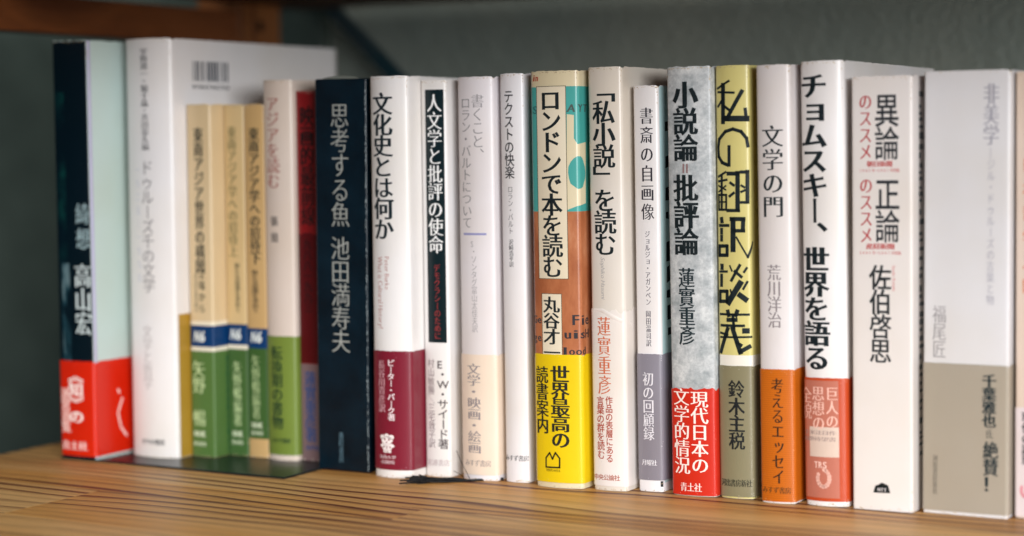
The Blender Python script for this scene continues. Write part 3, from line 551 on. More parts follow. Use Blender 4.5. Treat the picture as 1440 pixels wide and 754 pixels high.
  {'col': '#0c1a1e', 'k': 'SW', 'name': 'title_lettering', 'p': [([(-6.82, 185.91), (-0.74, 189.12)], 0.78), ([(-6.59, 184.27), (1.6, 183.79)], 0.78), ([(-3.74, 187.61), (-4.02, 170.54)], 1.56), ([(-3.84, 181.27), (-6.71, 177.72)], 0.78), ([(-3.47, 178.06), (-0.92, 176.17)], 0.95), ([(5.29, 184.42), (-1.98, 172.12)], 1.36), ([(-3.04, 172.31), (7.64, 172.04)], 1.93), ([(6.64, 176.42), (7.11, 171.35)], 1.15), ([(7.67, 159.64), (7.01, 163.28), (4.61, 166.32), (0.91, 167.49), (-2.79, 166.49), (-6.24, 163.11), (-6.98, 159.47), (-6.73, 155.36), (-4.78, 152.58), (-1.78, 151.36)], 1.15), ([(-1.06, 159.81), (-1.18, 151.19)], 1.15), ([(-6.98, 146.21), (-2.89, 148.26)], 0.78), ([(-6.98, 144.08), (-2.39, 144.8)], 0.78), ([(-5.12, 146.65), (-5.38, 131.56)], 0.95), ([(-6.97, 142.1), (-3.02, 140.26)], 0.58), ([(-2.99, 142.08), (-6.98, 139.33)], 0.58), ([(-6.98, 137.95), (-2.83, 137.95), (-2.93, 131.28), (-6.98, 131.25), (-6.98, 137.95)], 0.78), ([(-6.98, 134.76), (-2.88, 134.77)], 0.58), ([(-1.84, 147.55), (3.18, 147.48)], 1.36), ([(2.83, 147.94), (2.6, 130.91)], 1.56), ([(-2.31, 130.93), (3.25, 130.9)], 1.15), ([(-0.7, 143.41), (1.03, 142.21)], 0.95), ([(-1.17, 137.3), (0.98, 138.85)], 0.95), ([(4.38, 148.17), (7.53, 148.11)], 1.15), ([(7.26, 148.5), (7.09, 134.5)], 1.36), ([(4.2, 134.54), (7.36, 134.49)], 0.95), ([(4.4, 142.17), (5.85, 141.25)], 0.78), ([(4.36, 139.26), (5.99, 139.97)], 0.78), ([(-5.54, 127.34), (-5.31, 125.8)], 1.42), ([(-6.61, 124.14), (-1.9, 124.19)], 1.02), ([(-5.62, 122.52), (-5.65, 120.62)], 1.22), ([(-5.67, 119.36), (-5.71, 117.43)], 1.22), ([(-6.98, 114.82), (-2.7, 114.9), (-2.76, 110.75), (-6.98, 110.66), (-6.98, 114.82)], 1.22), ([(-0.62, 127.08), (5.48, 127.04)], 1.42), ([(0.41, 127.08), (0.22, 113.0)], 1.83), ([(5.1, 127.05), (4.87, 121.96)], 1.42), ([(0.34, 121.79), (5.41, 121.77)], 1.22), ([(1.81, 118.94), (6.97, 109.81)], 0.61), ([(6.97, 109.81), (9.74, 116.4)], 0.81), ([(-5.65, 106.18), (-5.68, 104.63)], 1.42), ([(-6.98, 103.23), (-2.88, 103.34)], 0.81), ([(-5.98, 101.75), (-6.01, 99.81)], 1.22), ([(-6.03, 98.84), (-6.07, 96.9)], 1.22), ([(-6.98, 94.26), (-3.02, 94.42), (-3.09, 89.87), (-6.98, 89.69), (-6.98, 94.26)], 1.22), ([(-1.45, 105.98), (-0.43, 103.58)], 0.61), ([(3.32, 106.3), (-0.81, 99.26)], 1.02), ([(0.9, 103.59), (4.02, 100.94)], 1.02), ([(6.44, 105.04), (5.17, 103.12)], 0.81), ([(3.51, 98.34), (-2.43, 89.14)], 2.03), ([(6.64, 98.81), (4.69, 95.48)], 0.81), ([(2.95, 92.88), (5.97, 90.66)], 1.83), ([(-1.29, 95.13), (-0.89, 93.5)], 0.61), ([(-2.82, 85.45), (-2.3, 83.34)], 1.42), ([(1.86, 85.56), (1.03, 83.43)], 1.42), ([(-6.98, 83.92), (7.12, 83.94)], 0.81), ([(-2.88, 81.42), (1.31, 81.53)], 1.42), ([(-6.52, 78.83), (4.86, 78.86)], 0.92), ([(-0.4, 83.88), (0.24, 77.64)], 1.02), ([(-2.94, 77.54), (-6.98, 66.64)], 1.42), ([(-6.97, 75.43), (-2.98, 74.66)], 0.81), ([(-6.98, 73.47), (8.25, 73.83)], 0.71), ([(-0.49, 77.62), (3.09, 66.64)], 1.63), ([(2.6, 66.92), (7.4, 69.55)], 1.42), ([(4.83, 76.58), (6.55, 76.58)], 1.83), ([(1.17, 71.4), (3.62, 70.03)], 1.02)]},
  {'col': '#14181a', 'st': 'B', 'on': 1, 'name': 'author_lettering', 'k': 'v', 's': '鈴木主税', 'u': 0.96, 'z': (53.89, 22.45), 'w': 7.34},
  {'col': '#26281f', 'st': 'M', 'on': 1, 'name': 'publisher_lettering', 'k': 'h', 's': '河出書房新社', 'u': (-7.18, 7.58), 'z': 7.18, 'h': 3.25},
 ]),
 dict(name='hardcover_book', label='pale lilac white hardcover with an orange band', kind='hard', loc=(138.41, -2.08, 0), w=15.94, h=195.65, sag=1.56, r=1.8, D=134, col='#e5e0e1', lean=-0.82, band={'col': '#cc6a16', 'name': 'belly_band', 'weave': 1, 'z': (0.93, 60.4)}, items=[
  {'fill': 0.92, 'col': '#1e282c', 'st': 'M', 'name': 'title_lettering', 'k': 'v', 's': '文学の門', 'u': 0.02, 'z': (169.1, 127.56), 'w': 9.81},
  {'col': '#8e8688', 'st': 'M', 'name': 'author_lettering', 'k': 'v', 's': '荒川洋治', 'u': 0.01, 'z': (107.01, 78.78), 'w': 6.41},
  {'col': '#2c1c10', 'st': 'M', 'on': 1, 'name': 'band_lettering', 'k': 'v', 's': '考えるエッセイ', 'u': 0.95, 'z': (56.29, 8.68), 'w': 5.52},
  {'col': '#5a3a18', 'st': 'M', 'on': 1, 'name': 'publisher_lettering', 'k': 'h', 's': 'みすず書房', 'u': (-7.0, 6.58), 'z': 6.09, 'h': 2.89},
 ]),
 dict(name='hardcover_book', label='tall white hardcover with bold black title and a salmon fading to scarlet band', kind='hard', loc=(160.0, 1.32, 0), w=20.0, h=196.81, sag=2.34, r=3.0, D=134, col='#efecec', lean=-0.88, band={'col': '#c24a22', 'name': 'belly_band', 'z': (2.36, 57.27)}, items=[
  {'col': '#0c1a20', 'st': 'BB', 'name': 'title_lettering', 'k': 'v', 's': 'チョムスキー、世界を語る', 'u': -3.33, 'z': (191.3, 60.28), 'w': 12.48},
  {'col': '#bf7462', 'on': 1, 'u': (-143.22, 6.58), 'k': 'R', 'name': 'salmon_print', 'z': (3.85, 56.11)},
  {'col': '#e8b8a8', 'st': 'M', 'on': 1, 'name': 'band_lettering', 'up': 1, 'k': 'v', 's': '巨人の', 'u': 3.71, 'z': (53.33, 35.03), 'w': 5.21},
  {'col': '#e8b8a8', 'st': 'M', 'on': 1, 'name': 'band_lettering', 'up': 1, 'k': 'v', 's': '思想の', 'u': -2.46, 'z': (53.45, 33.8), 'w': 5.84},
  {'col': '#e8b8a8', 'st': 'M', 'on': 1, 'name': 'band_lettering', 'up': 1, 'k': 'v', 's': '全貌', 'u': -8.8, 'z': (52.76, 38.43), 'w': 6.15},
  {'col': '#ddc8bc', 'on': 1, 'up': 1, 'k': 'R', 'name': 'white_label', 'u': (-7.06, 6.57), 'z': (22.14, 35.46)},
  {'col': '#a08a84', 'st': 'M', 'on': 1, 'name': 'label_lettering', 'up': 2, 'k': 'h', 's': '全米注目作', 'u': (-10.3, 5.42), 'z': 32.92, 'h': 1.9},
  {'col': '#a08a84', 'st': 'M', 'on': 1, 'name': 'label_lettering', 'up': 2, 'k': 'h', 's': '話題待望書', 'u': (-11.33, 5.38), 'z': 30.06, 'h': 1.9},
  {'col': '#e3b0a0', 'on': 1, 'up': 1, 'k': 'RG', 'name': 'publisher_mark', 'u': -0.47, 'z': 12.68, 'w': 6.34, 'h': 8.97},
  {'col': '#ecc4b6', 'st': 'B', 'on': 1, 'name': 'publisher_lettering', 'up': 1, 'k': 'h', 's': 'TRS', 'u': (-4.87, 1.22), 'z': 18.63, 'h': 3.18},
 ]),
 dict(name='paperback_book', label='white flat-spined paperback with big black titles beside red lettering', kind='soft', loc=(186.0, 0.45, 0), w=27.0, h=189.62, sag=0.2, r=0.9, D=128, col='#eae4e1', lean=-0.34, items=[
  {'col': '#24282e', 'st': 'G', 'name': 'title_lettering', 'k': 'v', 's': '異論', 'u': 2.46, 'z': (181.6, 153.14), 'w': 10.78},
  {'col': '#b23a3e', 'st': 'M', 'name': 'title_lettering', 'k': 'v', 's': 'のススメ', 'u': -7.12, 'z': (182.16, 153.23), 'w': 5.81},
  {'col': '#b8302e', 'st': 'B', 'name': 'subtitle_lettering', 'k': 'h', 's': '朝日新聞', 'u': (-6.52, 4.97), 'z': 151.63, 'h': 2.46},
  {'col': '#c86a6a', 'st': 'M', 'name': 'subtitle_lettering', 'k': 'h', 's': '2005年〜2007年掲載', 'u': (-9.77, 8.11), 'z': 148.86, 'h': 1.54},
  {'col': '#24282e', 'st': 'G', 'name': 'title_lettering', 'k': 'v', 's': '正論', 'u': 2.67, 'z': (145.15, 117.47), 'w': 10.8},
  {'col': '#b23a3e', 'st': 'M', 'name': 'title_lettering', 'k': 'v', 's': 'のススメ', 'u': -6.93, 'z': (145.82, 117.05), 'w': 5.83},
  {'col': '#b8302e', 'st': 'B', 'name': 'subtitle_lettering', 'k': 'h', 's': '産経新聞', 'u': (-6.98, 5.82), 'z': 115.89, 'h': 2.47},
  {'col': '#c86a6a', 'st': 'M', 'name': 'subtitle_lettering', 'k': 'h', 's': '2005年〜2007年掲載', 'u': (-9.91, 8.65), 'z': 113.11, 'h': 1.55},
  {'col': '#20262a', 'st': 'B2', 'name': 'author_lettering', 'k': 'v', 's': '佐伯啓思', 'u': -0.65, 'z': (107.54, 64.73), 'w': 9.62},
  {'col': '#c86a6a', 'st': 'L', 'name': 'english_lettering', 'k': 'r', 's': 'Saeki Keishi', 'u': 5.47, 'z': (107.64, 96.54), 'w': 1.58},
  {'col': '#0f1a1c', 'k': 'P', 'name': 'publisher_mark', 'p': [(-4.12, 7.93), (-3.13, 11.15), (-1.84, 11.56), (-0.22, 12.61), (1.38, 11.79), (2.66, 11.56), (3.62, 8.19)]},
  {'col': '#d8d2d2', 'st': 'B', 'name': 'publisher_lettering', 'up': 1, 'k': 'h', 's': 'NTT', 'u': (-2.17, 2.02), 'z': 9.49, 'h': 1.57},
  {'col': '#6f7678', 'k': 'D', 'name': 'cover_marks', 'u': 22.65, 'z': (24.43, 183.01), 'w': 5},
 ]),
 dict(name='paperback_book', label='widest white paperback with faint grey title and a taupe band', kind='soft', loc=(221.0, 5.49, 0), w=37.0, h=191.18, sag=0.3, r=1.0, D=128, col='#dddcdf', lean=-0.02, band={'col': '#a79e90', 'name': 'belly_band', 'z': (1.6, 65.91)}, items=[
  {'col': '#93919c', 'st': 'M', 'name': 'title_lettering', 'k': 'v', 's': '非美学', 'u': 10.58, 'z': (185.3, 159.22), 'w': 6.63},
  {'col': '#9f9da8', 'st': 'L', 'name': 'subtitle_lettering', 'k': 'v', 's': '―ジル・ドゥルーズの言葉と物', 'u': 10.57, 'z': (158.32, 91.32), 'w': 3.33},
  {'col': '#8a8588', 'st': 'L', 'name': 'author_lettering', 'k': 'v', 's': '福尾匠', 'u': -11.42, 'z': (90.61, 67.83), 'w': 5.99},
  {'col': '#10242a', 'st': 'BB', 'on': 1, 'name': 'band_lettering', 'k': 'v', 's': '千葉雅也', 'u': 10.49, 'z': (61.86, 38.98), 'w': 5.77},
  {'col': '#4a4c48', 'st': 'M', 'on': 1, 'name': 'band_lettering', 'k': 'v', 's': '氏', 'u': 10.58, 'z': (38.37, 34.09), 'w': 3.04},
  {'col': '#10242a', 'st': 'BB', 'on': 1, 'name': 'band_lettering', 'k': 'v', 's': '絶賛！', 'u': 11.27, 'z': (32.9, 10.86), 'w': 6.39},
  {'col': '#6c665c', 'st': 'M', 'on': 1, 'name': 'publisher_lettering', 'k': 'v', 's': '河出書房新社', 'u': -12.92, 'z': (25.71, 8.62), 'w': 2.22},
 ]),
 dict(name='paperback_book', label='cream book with orange lettering at the far right end of the row', kind='soft', loc=(252.75, 10.25, 0), w=22.5, h=190.32, sag=0.3, r=1.0, D=128, col='#dcc9bb', lean=-0.3, band={'col': '#ded2d4', 'name': 'belly_band', 'z': (1.14, 47.92)}, items=[
  {'col': '#d07a4a', 'st': 'M', 'name': 'title_lettering', 'k': 'v', 's': '日本哲学入門', 'u': -5.83, 'z': (156.13, 94.49), 'w': 4.84},
  {'col': '#2a2e33', 'st': 'B', 'on': 1, 'name': 'band_lettering', 'k': 'v', 's': '現代の論理', 'u': -6.43, 'z': (46.0, 23.15), 'w': 3.65},
  {'col': '#d88a94', 'on': 1, 'k': 'RG', 'name': 'band_mark', 'u': -6.38, 'z': 12.46, 'w': 4.86, 'h': 6.9},
 ]),
]
def solid(name, w, sag, r, D, z0, z1, mat, parent):
    P = profile(w, sag, min(r, w/2-.2), D); bm = bmesh.new()
    lo = [bm.verts.new(Vector((x, y, z0))*MM) for x, y, _, _ in P]; hi = [bm.verts.new(Vector((x, y, z1))*MM) for x, y, _, _ in P]
    n = len(P)
    for i in range(n): j = (i+1) % n; bm.faces.new((lo[i], lo[j], hi[j], hi[i]))
    for f in (bm.faces.new(hi), bm.faces.new(lo[::-1])):
        for e in f.edges: e.smooth = False
    return link(name, bm, mat, parent, False)
def build_book(B, i):
    x, y, z = B['loc']
    root = empty(B['name'], (x, y, z), B['label'], 'book', 'books standing in a row on the shelf')
    w, h, sag, r, D = B['w'], B['h'], B['sag'], B['r'], B['D']
    if B.get('lean'):
        a = math.radians(B['lean']); root.rotation_euler.y = a; root.location.z += (w/2 - r)*abs(math.sin(a))*MM
    wrap = Wrap(w, sag, r, D); wrap.ry = r*1.2
    kind = B['kind']
    if kind == 'case':
        m = paper(B['col'], .33, .5, 'case', .5)
        t = 1.6; parts = [(-w/2, w/2, 0, t, 0, h), (-w/2, -w/2+t, t, D, 0, h), (w/2-t, w/2, t, D, 0, h), (-w/2+t, w/2-t, t, D, 0, t), (-w/2+t, w/2-t, t, D, h-t, h)]
        bm = box_bm(-w/2, w/2, 0, D, .2, h, .8, 3)
        bf = [f for f in bm.faces if f.normal.y > .99 and f.calc_area() > 1e-3][0]      # open towards the wall
        r_ = bmesh.ops.inset_region(bm, faces=[bf], thickness=t*MM); ex = bmesh.ops.extrude_face_region(bm, geom=[bf])
        vs = [v for v in ex['geom'] if isinstance(v, bmesh.types.BMVert)]; bmesh.ops.translate(bm, verts=vs, vec=(0, -(D-2)*MM, 0))
        bmesh.ops.delete(bm, geom=[bf], context='FACES')
        link('slipcase', bm, m, root, False)
        link('page_block', box_bm(-w/2+3, w/2-3, 4, D-2, 2.5, h-3), PAGES, root)
        # rubbed corners of the card
        for sx in (-1, 1):
            bm = bmesh.new()
            for k in range(150):
                zz = random.uniform(1, h-1); a = random.uniform(.25, 2.6 if sx > 0 else 1.0); ww = random.uniform(.1, .38)
                u = sx*(wrap.half - (D - .1)) ; c = sx*(w/2 - random.uniform(.25, .85))
                bm.faces.new([bm.verts.new((c + q*ww*.5, 0, zz + s*a*.5)) for q, s in ((-1, -.7), (.6, -1), (1, .6), (-.4, 1))])
            lay('rubbed_edge', bm, wrap, .03, ink('#8c979a' if sx > 0 else '#2c4654'), root)
        # arched lip standing up behind the top edge
        bm = bmesh.new(); n = 18; prev = None
        for k in range(n+1):
            t_ = k/n; xx = -w/2 + 4 + (w-9)*t_; zz = h + .1 + 1.3*math.sin(math.pi*t_)**.6
            q = [bm.verts.new(Vector(p)*MM) for p in ((xx, 1.2, h-.4), (xx, 1.2, zz), (xx, 1.7, zz), (xx, 1.7, h-.4))]
            if prev:
                for a in range(4): b = (a+1) % 4; bm.faces.new((prev[a], q[a], q[b], prev[b]))
            prev = q
        bmesh.ops.recalc_face_normals(bm, faces=bm.faces)
        link('jacket_lip', bm, paper('#7c8078', .3), root, True)
    else:
        jt = .22
        jm = paper(B['col'], .55 if B.get('marble') else .40, .35, 'marble' if B.get('marble') else '')
        wrap_in = None
        shell('dust_jacket' if kind == 'hard' else 'paper_cover', wrap, .25, h, 0, jt, jm, root, B.get('torn', .22), i)
        if kind == 'hard':
            shell('board_cover', wrap, .0, h-.6, -.26, min(1.8, max(r-.4, .6)), BOARD, root, 0, i, 0)
            solid('page_block', w-5.2, sag, max(.5, r-1.4), D-5, 3.2, h-3.6, PAGES, root).location.y = 2.6*MM
        else:
            solid('page_block', w-1.0, sag, max(.4, r-.4), D-1, .3, h-.5, PAGES, root).location.y = .5*MM
        # rubbed corners, top and foot of the spine
        c0 = lin(B['col']); light = c0[0] + c0[1] + c0[2] > 1.2; er = random.Random(i*17+3); bm = bmesh.new()
        for k in range(70 if B.get('torn') else 46):
            sel = er.random(); top = er.random() < .6
            if sel < .62: u = er.uniform(-w/2, w/2+1); zz = h - .15 - abs(er.gauss(0, .45)) - .3 if top else .5 + abs(er.gauss(0, .4))
            else: u = er.choice((-1, 1))*(w/2 - er.uniform(-.2, .5)); zz = (h - .6 - abs(er.gauss(0, 5))) if top else .6 + abs(er.gauss(0, 6))
            if not .3 < zz < h - .5: continue
            ww, hh = er.uniform(.3, 1.3)*(1 if sel < .62 else .35), er.uniform(.2, .6)*(1 if sel < .62 else 2.2)
            bm.faces.new([bm.verts.new((u + math.cos(a_)*ww*er.uniform(.3, .55), 0, zz + math.sin(a_)*hh*er.uniform(.3, .55))) for a_ in (0, 1.1, 2.2, 3.3, 4.4, 5.4)])
        tag(lay('edge_wear', bm, wrap, .1, ink('#bda98a' if light else '#c9c2b4'), root), kind='stuff')
    bd = B.get('band')
    if bd:
        k = 'weave' if bd.get('weave') else ('scuff' if bd.get('scuff') else '')
        shell(bd['name'], wrap, bd['z'][0], bd['z'][1], .34, .14, paper(bd['col'], .36, .45, k, .35), root, bd.get('torn', .14), i+40, .04)
        bc = lin(bd['col']); er = random.Random(i*5+1); bm = bmesh.new(); z0_, z1_ = bd['z']
        for k in range(40 if bd.get('scuff') else 22):
            u = er.choice((-1, 1))*(w/2 - er.uniform(-.2, .6)) if er.random() < .6 else er.uniform(-w/2, w/2)
            zz = z1_ - .3 - abs(er.gauss(0, 1.2)) if er.random() < .4 else (z0_ + .3 + abs(er.gauss(0, .8)) if er.random() < .6 else er.uniform(z0_+.5, z1_-.8))
            if abs(u) < w/2 - 1 and z0_ + 3 < zz < z1_ - 3: continue
            ww, hh = er.uniform(.12, .5), er.uniform(.12, .8)
            bm.faces.new([bm.verts.new((u + math.cos(a_)*ww*er.uniform(.3, .55), 0, zz + math.sin(a_)*hh*er.uniform(.3, .55))) for a_ in (0, 1.1, 2.2, 3.3, 4.4, 5.4)])
        tag(lay('band_wear', bm, wrap, .5, ink('#%02x%02x%02x' % tuple(min(255, int(int(bd['col'][j:j+2], 16)*.6 + 95)) for j in (1, 3, 5))), root), kind='stuff')
    for q in B['items']:
        k = q['k']; up = q.get('up', 0)
        off = (.34 + .12 if q.get('on') else .05) + up*.05
        if q.get('on'): off += .0
        lt = off + .05; st = q.get('st', 'M'); c = q['col']
        nm = q.get('name', 'lettering')
        if k == 'v': lay(nm, text_v(q['s'], q['u'], q['z'], q['w'], st, q.get('fill', 1.0)), wrap, lt, ink(c), root)
        elif k == 'h': lay(nm, text_h(q['s'], q['u'], q['z'], q['h'], st, q.get('sl', 0)), wrap, lt, ink(c), root)
        elif k == 'r': lay(nm, text_r(q['s'], q['u'], q['z'], q['w'], st, q.get('sl', 0)), wrap, lt, ink(c), root)
        elif k == 'R':
            u = q.get('u') or (-wrap.half + .1, wrap.half - .1)
            lay(nm, rect_bm(u, q['z']), wrap, off, paper(c, .40, .35, 'mottle' if q.get('mot') else 'photo%d' % q['pic'] if q.get('pic') else ''), root)
        elif k == 'P': lay(nm, poly_bm(q['p']), wrap, off + (.02 if nm != 'publisher_mark' else .05), paper(c, .40, .35), root)
        elif k == 'S': lay(nm, strokes_bm(q['p'], q['w']), wrap, lt, ink(c), root)
        elif k == 'FL':
            bm = bmesh.new(); R = []
            for j, ((ua, za), (ub, zb)) in enumerate(zip(q['a'], q['b'])):
                t_ = math.sin(math.pi*(j+.4)/len(q['a'])); row = []
                for f_ in (0, .35, .7, 1):
                    x_, y_, _, _ = wrap.at(ua + (ub-ua)*f_, .36 + t_*(1.0*f_*(1.6-f_))); row.append(bm.verts.new(Vector((x_, y_, za + (zb-za)*f_))*MM))
                R.append(row)
            for A_, B_ in zip(R, R[1:]):
                for t_ in range(3): bm.faces.new((A_[t_], B_[t_], B_[t_+1], A_[t_+1]))
            link(nm, bm, paper(c, .4, .2), root, True)
        elif k == 'SW':
            bm = bmesh.new()
            for ln, ww in q['p']:
                t_ = strokes_bm([ln], ww*1.35); me = bpy.data.meshes.new('t'); t_.to_mesh(me); t_.free(); bm.from_mesh(me); bpy.data.meshes.remove(me)
            lay(nm, bm, wrap, lt, ink(c), root)
        elif k == 'BC':
            bm = bmesh.new(); u0, u1 = q['u']; z0, z1 = q['z']; n = 38; rnd = random.Random(3); a = u0; pitch = (u1-u0)/n; on = True; t = 0
            while t < n:
                k2 = rnd.choice((1, 1, 1, 2, 2, 3)); k2 = min(k2, n-t)
                if on:
                    aa = u0 + t*pitch; bb = aa + k2*pitch*.98
                    bm.faces.new([bm.verts.new(p) for p in ((aa, 0, z0), (bb, 0, z0), (bb, 0, z1), (aa, 0, z1))])
                on = not on; t += k2
            lay(nm, bm, wrap, lt, ink(c), root)
        elif k == 'EM':
            bm = bmesh.new(); W_, H_ = q['w'], q['h']; cx, cz = q['u'], q['z'] + H_*.12
            for (a, b, rx, rz) in ((0, .16, .36, .26), (-.3, .30, .18, .12), (.28, .30, .2, .13), (0, -.18, .3, .16), (-.25, -.06, .2, .1), (.26, -.05, .22, .11), (0, .36, .16, .1), (-.12, -.3, .14, .07), (.16, -.3, .14, .07)):
                blob(bm, cx + a*W_, cz + b*H_, rx*W_, rz*H_*.8)
            lay(nm, bm, wrap, lt, ink(c), root)
            bm = bmesh.new()
            for (a, b, rx, rz) in ((-.12, .2, .05, .05), (.14, .2, .05, .05), (0, .08, .05, .04), (-.22, -.1, .04, .05), (.22, -.12, .04, .05), (0, -.14, .03, .08)):
                blob(bm, cx + a*W_, cz + b*H_, rx*W_, rz*H_*.8, 8)
            lay('emblem_detail', bm, wrap, lt+.05, ink('#7d1a30'), root)
        elif k == 'RG':
            bm = bmesh.new()
            for a in range(14):
                t_ = math.radians(-205 + a*22); blob(bm, q['u'] + math.cos(t_)*q['w']*.42, q['z'] + math.sin(t_)*q['h']*.42, q['w']*.15, q['h']*.11, 8)
            lay(nm, bm, wrap, lt, ink(c), root)
        elif k == 'EL':
            bm = bmesh.new(); blob(bm, q['u'], q['z'], q['w']*.5, q['h']*.5, 18, .05); lay(nm, bm, wrap, off+.02, paper(c, .4, .35), root)
        elif k == 'D':
            bm = bmesh.new(); rnd = random.Random(i); zz = q['z'][1]; big = q.get('big')
            while zz > q['z'][0]:
                hh = rnd.uniform(1.2, 3.2)*(rnd.uniform(1, 4.5) if big else 1); ww = rnd.uniform(3, 7)
                u0 = q['u'] + rnd.uniform(0, .8)
                bm.faces.new([bm.verts.new(p) for p in ((u0, 0, zz-hh), (u0+ww, 0, zz-hh*rnd.uniform(.8, 1.1)), (u0+ww*.9, 0, zz), (u0+rnd.uniform(0, .5), 0, zz-hh*.1))])
                zz -= hh + rnd.uniform(.8, 3.2)*(rnd.uniform(1, 6) if big else 1)
            lay(nm, bm, wrap, lt, ink(c), root)
    return root

# ------------------------------------------------------------------ setting: wall, shelf boards, frame
wall = link('wall', box_bm(-1500, 1500, 268, 290, -700, 1500), plaster()); tag(wall, kind='structure')
dark = link('added_dark_panel', box_bm(-1500, -284, 258, 267.5, -700, 1500, 1), metal('#465049', .6, 0, .05)); tag(dark, kind='structure')  # added sheet; its dark colour stands in for the dim left of the wall
WOOD = pine('pine_board', '#e6b877', '#d99f52', '#642c06')
WOOD2 = pine('stained_pine', '#99582c', '#7d421c', '#4f240c', axis=1)
shelf = empty('wooden_shelf_board', (0, 0, 0), 'pale pine shelf board of jointed staves carrying the row of books', 'shelf')
def stave(x0, x1, y0, y1, z0=-22.0, z1=0.0, parent=shelf, mat=WOOD, rot=0):
    o = link('stave', box_bm(x0-(x0+x1)/2, (x1-x0)/2, y0-(y0+y1)/2, (y1-y0)/2, z0, z1, .12, 1), mat, parent)
    o.location = Vector(((x0+x1)/2, (y0+y1)/2, 0))*MM; return o
rows = [(-300, -241, -90), (-241, -176, 150), (-176, -112, -160), (-112, -84, 3), (-84, -20, 380), (-20, 44, -40), (44, 110, 210), (110, 172, -70), (172, 232, 120)]
for y0, y1, xj in rows:
    for a, b in ((-281, xj), (xj, xj + 460), (xj+460, 900)):
        if b - a > 20 and a < 900: stave(a, min(b, 900), y0, y1)

upper = empty('upper_shelf_board', (0, 0, 0), 'underside of the pine shelf board above the books', 'shelf')
for a, b in ((-245, -200), (-200, -150), (-150, -95), (-95, -30), (-30, 35), (35, 100), (100, 165), (165, 232)):
    stave(-283, 900, a, b, 250, 272, upper, WOOD2)

frame = empty('shelf_end_frame', (-300, 0, 0), 'reddish pine ladder frame holding the left ends of both shelf boards', 'shelf frame')
def fpart(name, *a): o = link(name, box_bm(*a, .8, 2), WOOD2, frame); return o
fpart('rail', 0, 17, -256, 164.9, 224.5, 245)
fpart('rail', 0, 17, -256, 164.9, -45, -24)
for py in (165, -300):
    p = link('post', box_bm(-15, 17.5, py, py+44, -700, 900, 1.5, 2), pine('post_pine', '#b5713c', '#8f5526', '#5f3012'), frame)
    for k in range(-6, 9):
        bm = bmesh.new(); bmesh.ops.create_cone(bm, cap_ends=True, segments=14, radius1=3.3*MM, radius2=3.3*MM, depth=.5*MM, matrix=Matrix.Translation(Vector((17.6, py+22, 13+k*112))*MM) @ Matrix.Rotation(math.pi/2, 4, 'Y'))
        link('peg_hole', bm, ink('#0a0808'), p)
# steel cross brace behind the boards
brace = empty('cross_brace', (0, 0, 0), 'dark steel strip running diagonally across the wall behind the books', 'brace')
def bar(p, q, wdt, th, parent, mat, name):
    p, q = Vector(p), Vector(q); d = (q-p).normalized(); n = Vector((0, 1, 0)); s = d.cross(n)
    bm = bmesh.new(); vs = []
    for e in (p, q):
        for a, b in ((-1, -1), (1, -1), (1, 1), (-1, 1)): vs.append(bm.verts.new((e + s*a*wdt/2 + n*b*th/2)*MM))
    for f in ((0, 1, 2, 3), (7, 6, 5, 4), (0, 4, 5, 1), (1, 5, 6, 2), (2, 6, 7, 3), (3, 7, 4, 0)): bm.faces.new([vs[k] for k in f])
    bmesh.ops.recalc_face_normals(bm, faces=bm.faces); return link(name, bm, mat, parent)
STEEL = metal('#123038', .4)
bar((-305.9, 237, 290.9), (149.5, 237, -131.6),
    10, 2, brace, STEEL, 'strip')

# ------------------------------------------------------------------ bookend under the first seven books
be = empty('bookend', (-236, -50, 0), 'dark teal steel bookend plate lying under the leftmost books', 'bookend')
NAVY = metal('#03161a', .34, 0, 0)
bm = box_bm(-6, 137, 1.5, 126, 0.02, 1.1, .3, 2)
link('base_plate', bm, NAVY, be)
link('upright', box_bm(-8.2, -6.9, 24, 126, 0.02, 120, .4, 2), NAVY, be)

for i, B in enumerate(BOOKS): build_book(B, i)

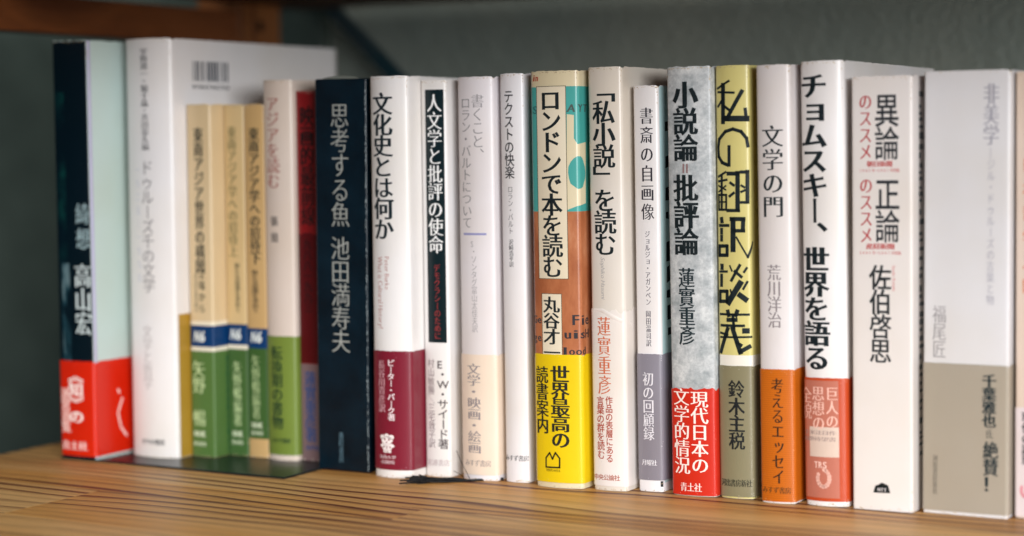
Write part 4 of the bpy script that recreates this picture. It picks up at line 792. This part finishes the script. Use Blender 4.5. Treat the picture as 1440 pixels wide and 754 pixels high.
# ------------------------------------------------------------------ ribbon bookmark trailing from the grey-lettered book
rb = [o for o in bpy.data.objects if o.get('label', '').startswith('white hardcover with grey lettering, a lavender')][0]
def tube(bm, pts, r, n=6):
    rings = []
    for k, p in enumerate(pts):
        d = (pts[min(k+1, len(pts)-1)] - pts[max(k-1, 0)]).normalized(); a = d.cross(Vector((0, 0, 1))); a = a.normalized() if a.length > 1e-4 else Vector((1, 0, 0)); b = d.cross(a)
        rings.append([bm.verts.new((p + a*math.cos(2*math.pi*t/n)*r*1.0 + b*math.sin(2*math.pi*t/n)*r)*MM) for t in range(n)])
    for A, B_ in zip(rings, rings[1:]):
        for t in range(n): bm.faces.new((A[t], A[(t+1) % n], B_[(t+1) % n], B_[t]))
def curve(P, n=18):
    out = []
    P = [Vector(p) for p in P]; P = [P[0]] + P + [P[-1]]
    for a in range(1, len(P)-2):
        for t in range(n):
            t_ = t/n; p0, p1, p2, p3 = P[a-1:a+3]
            out.append(.5*((2*p1) + (p2-p0)*t_ + (2*p0-5*p1+4*p2-p3)*t_*t_ + (3*p1-p0-3*p2+p3)*t_**3))
    out.append(P[-2]); return out
bx, by, _ = [B for B in BOOKS if B['label'].startswith('white hardcover with grey lettering')][0]['loc']
bm = bmesh.new(); rnd = random.Random(5)
L0 = [(-2, -4, 1.2), (-9, -8.5, .9), (-13, -12, .9), (-19, -17, .8), (-24, -22, .8)]
for k in range(3): tube(bm, curve([(a - bx*0 + rnd.uniform(-.2, .2), b + rnd.uniform(-.35, .35) + (k-1)*.4, c) for a, b, c in L0]), .65)
for k in range(26):
    ex, ey, ez = -36 + rnd.uniform(-4, 5), -31 + rnd.uniform(-9, 6), rnd.uniform(.3, 4.0)
    tube(bm, curve([(-15 + rnd.uniform(-3, 1), -13.5 + rnd.uniform(-.8, .8), .8), (-24 + rnd.uniform(-2, 2), -20 + rnd.uniform(-2.5, 2.5), rnd.uniform(.6, 2.2)), (ex, ey, ez)], 8), .34, 4)
tube(bm, curve([(-15, -13, .9), (-17, -13.5, 5), (-21, -12, 10), (-25, -9, 14)], 10), .16, 4)
tube(bm, curve([(-17, -15, .9), (-19, -14.5, 3.2), (-23, -15, 5)], 10), .16, 4)
tube(bm, curve([(2, -4.4, .8), (9.5, -4.0, .7), (13, -4.5, .7)], 10), .4, 6)
ribbon = link('ribbon_bookmark', bm, ink('#0b0d10'), rb, True); ribbon.location = Vector((-bx, -by, -.4))*MM
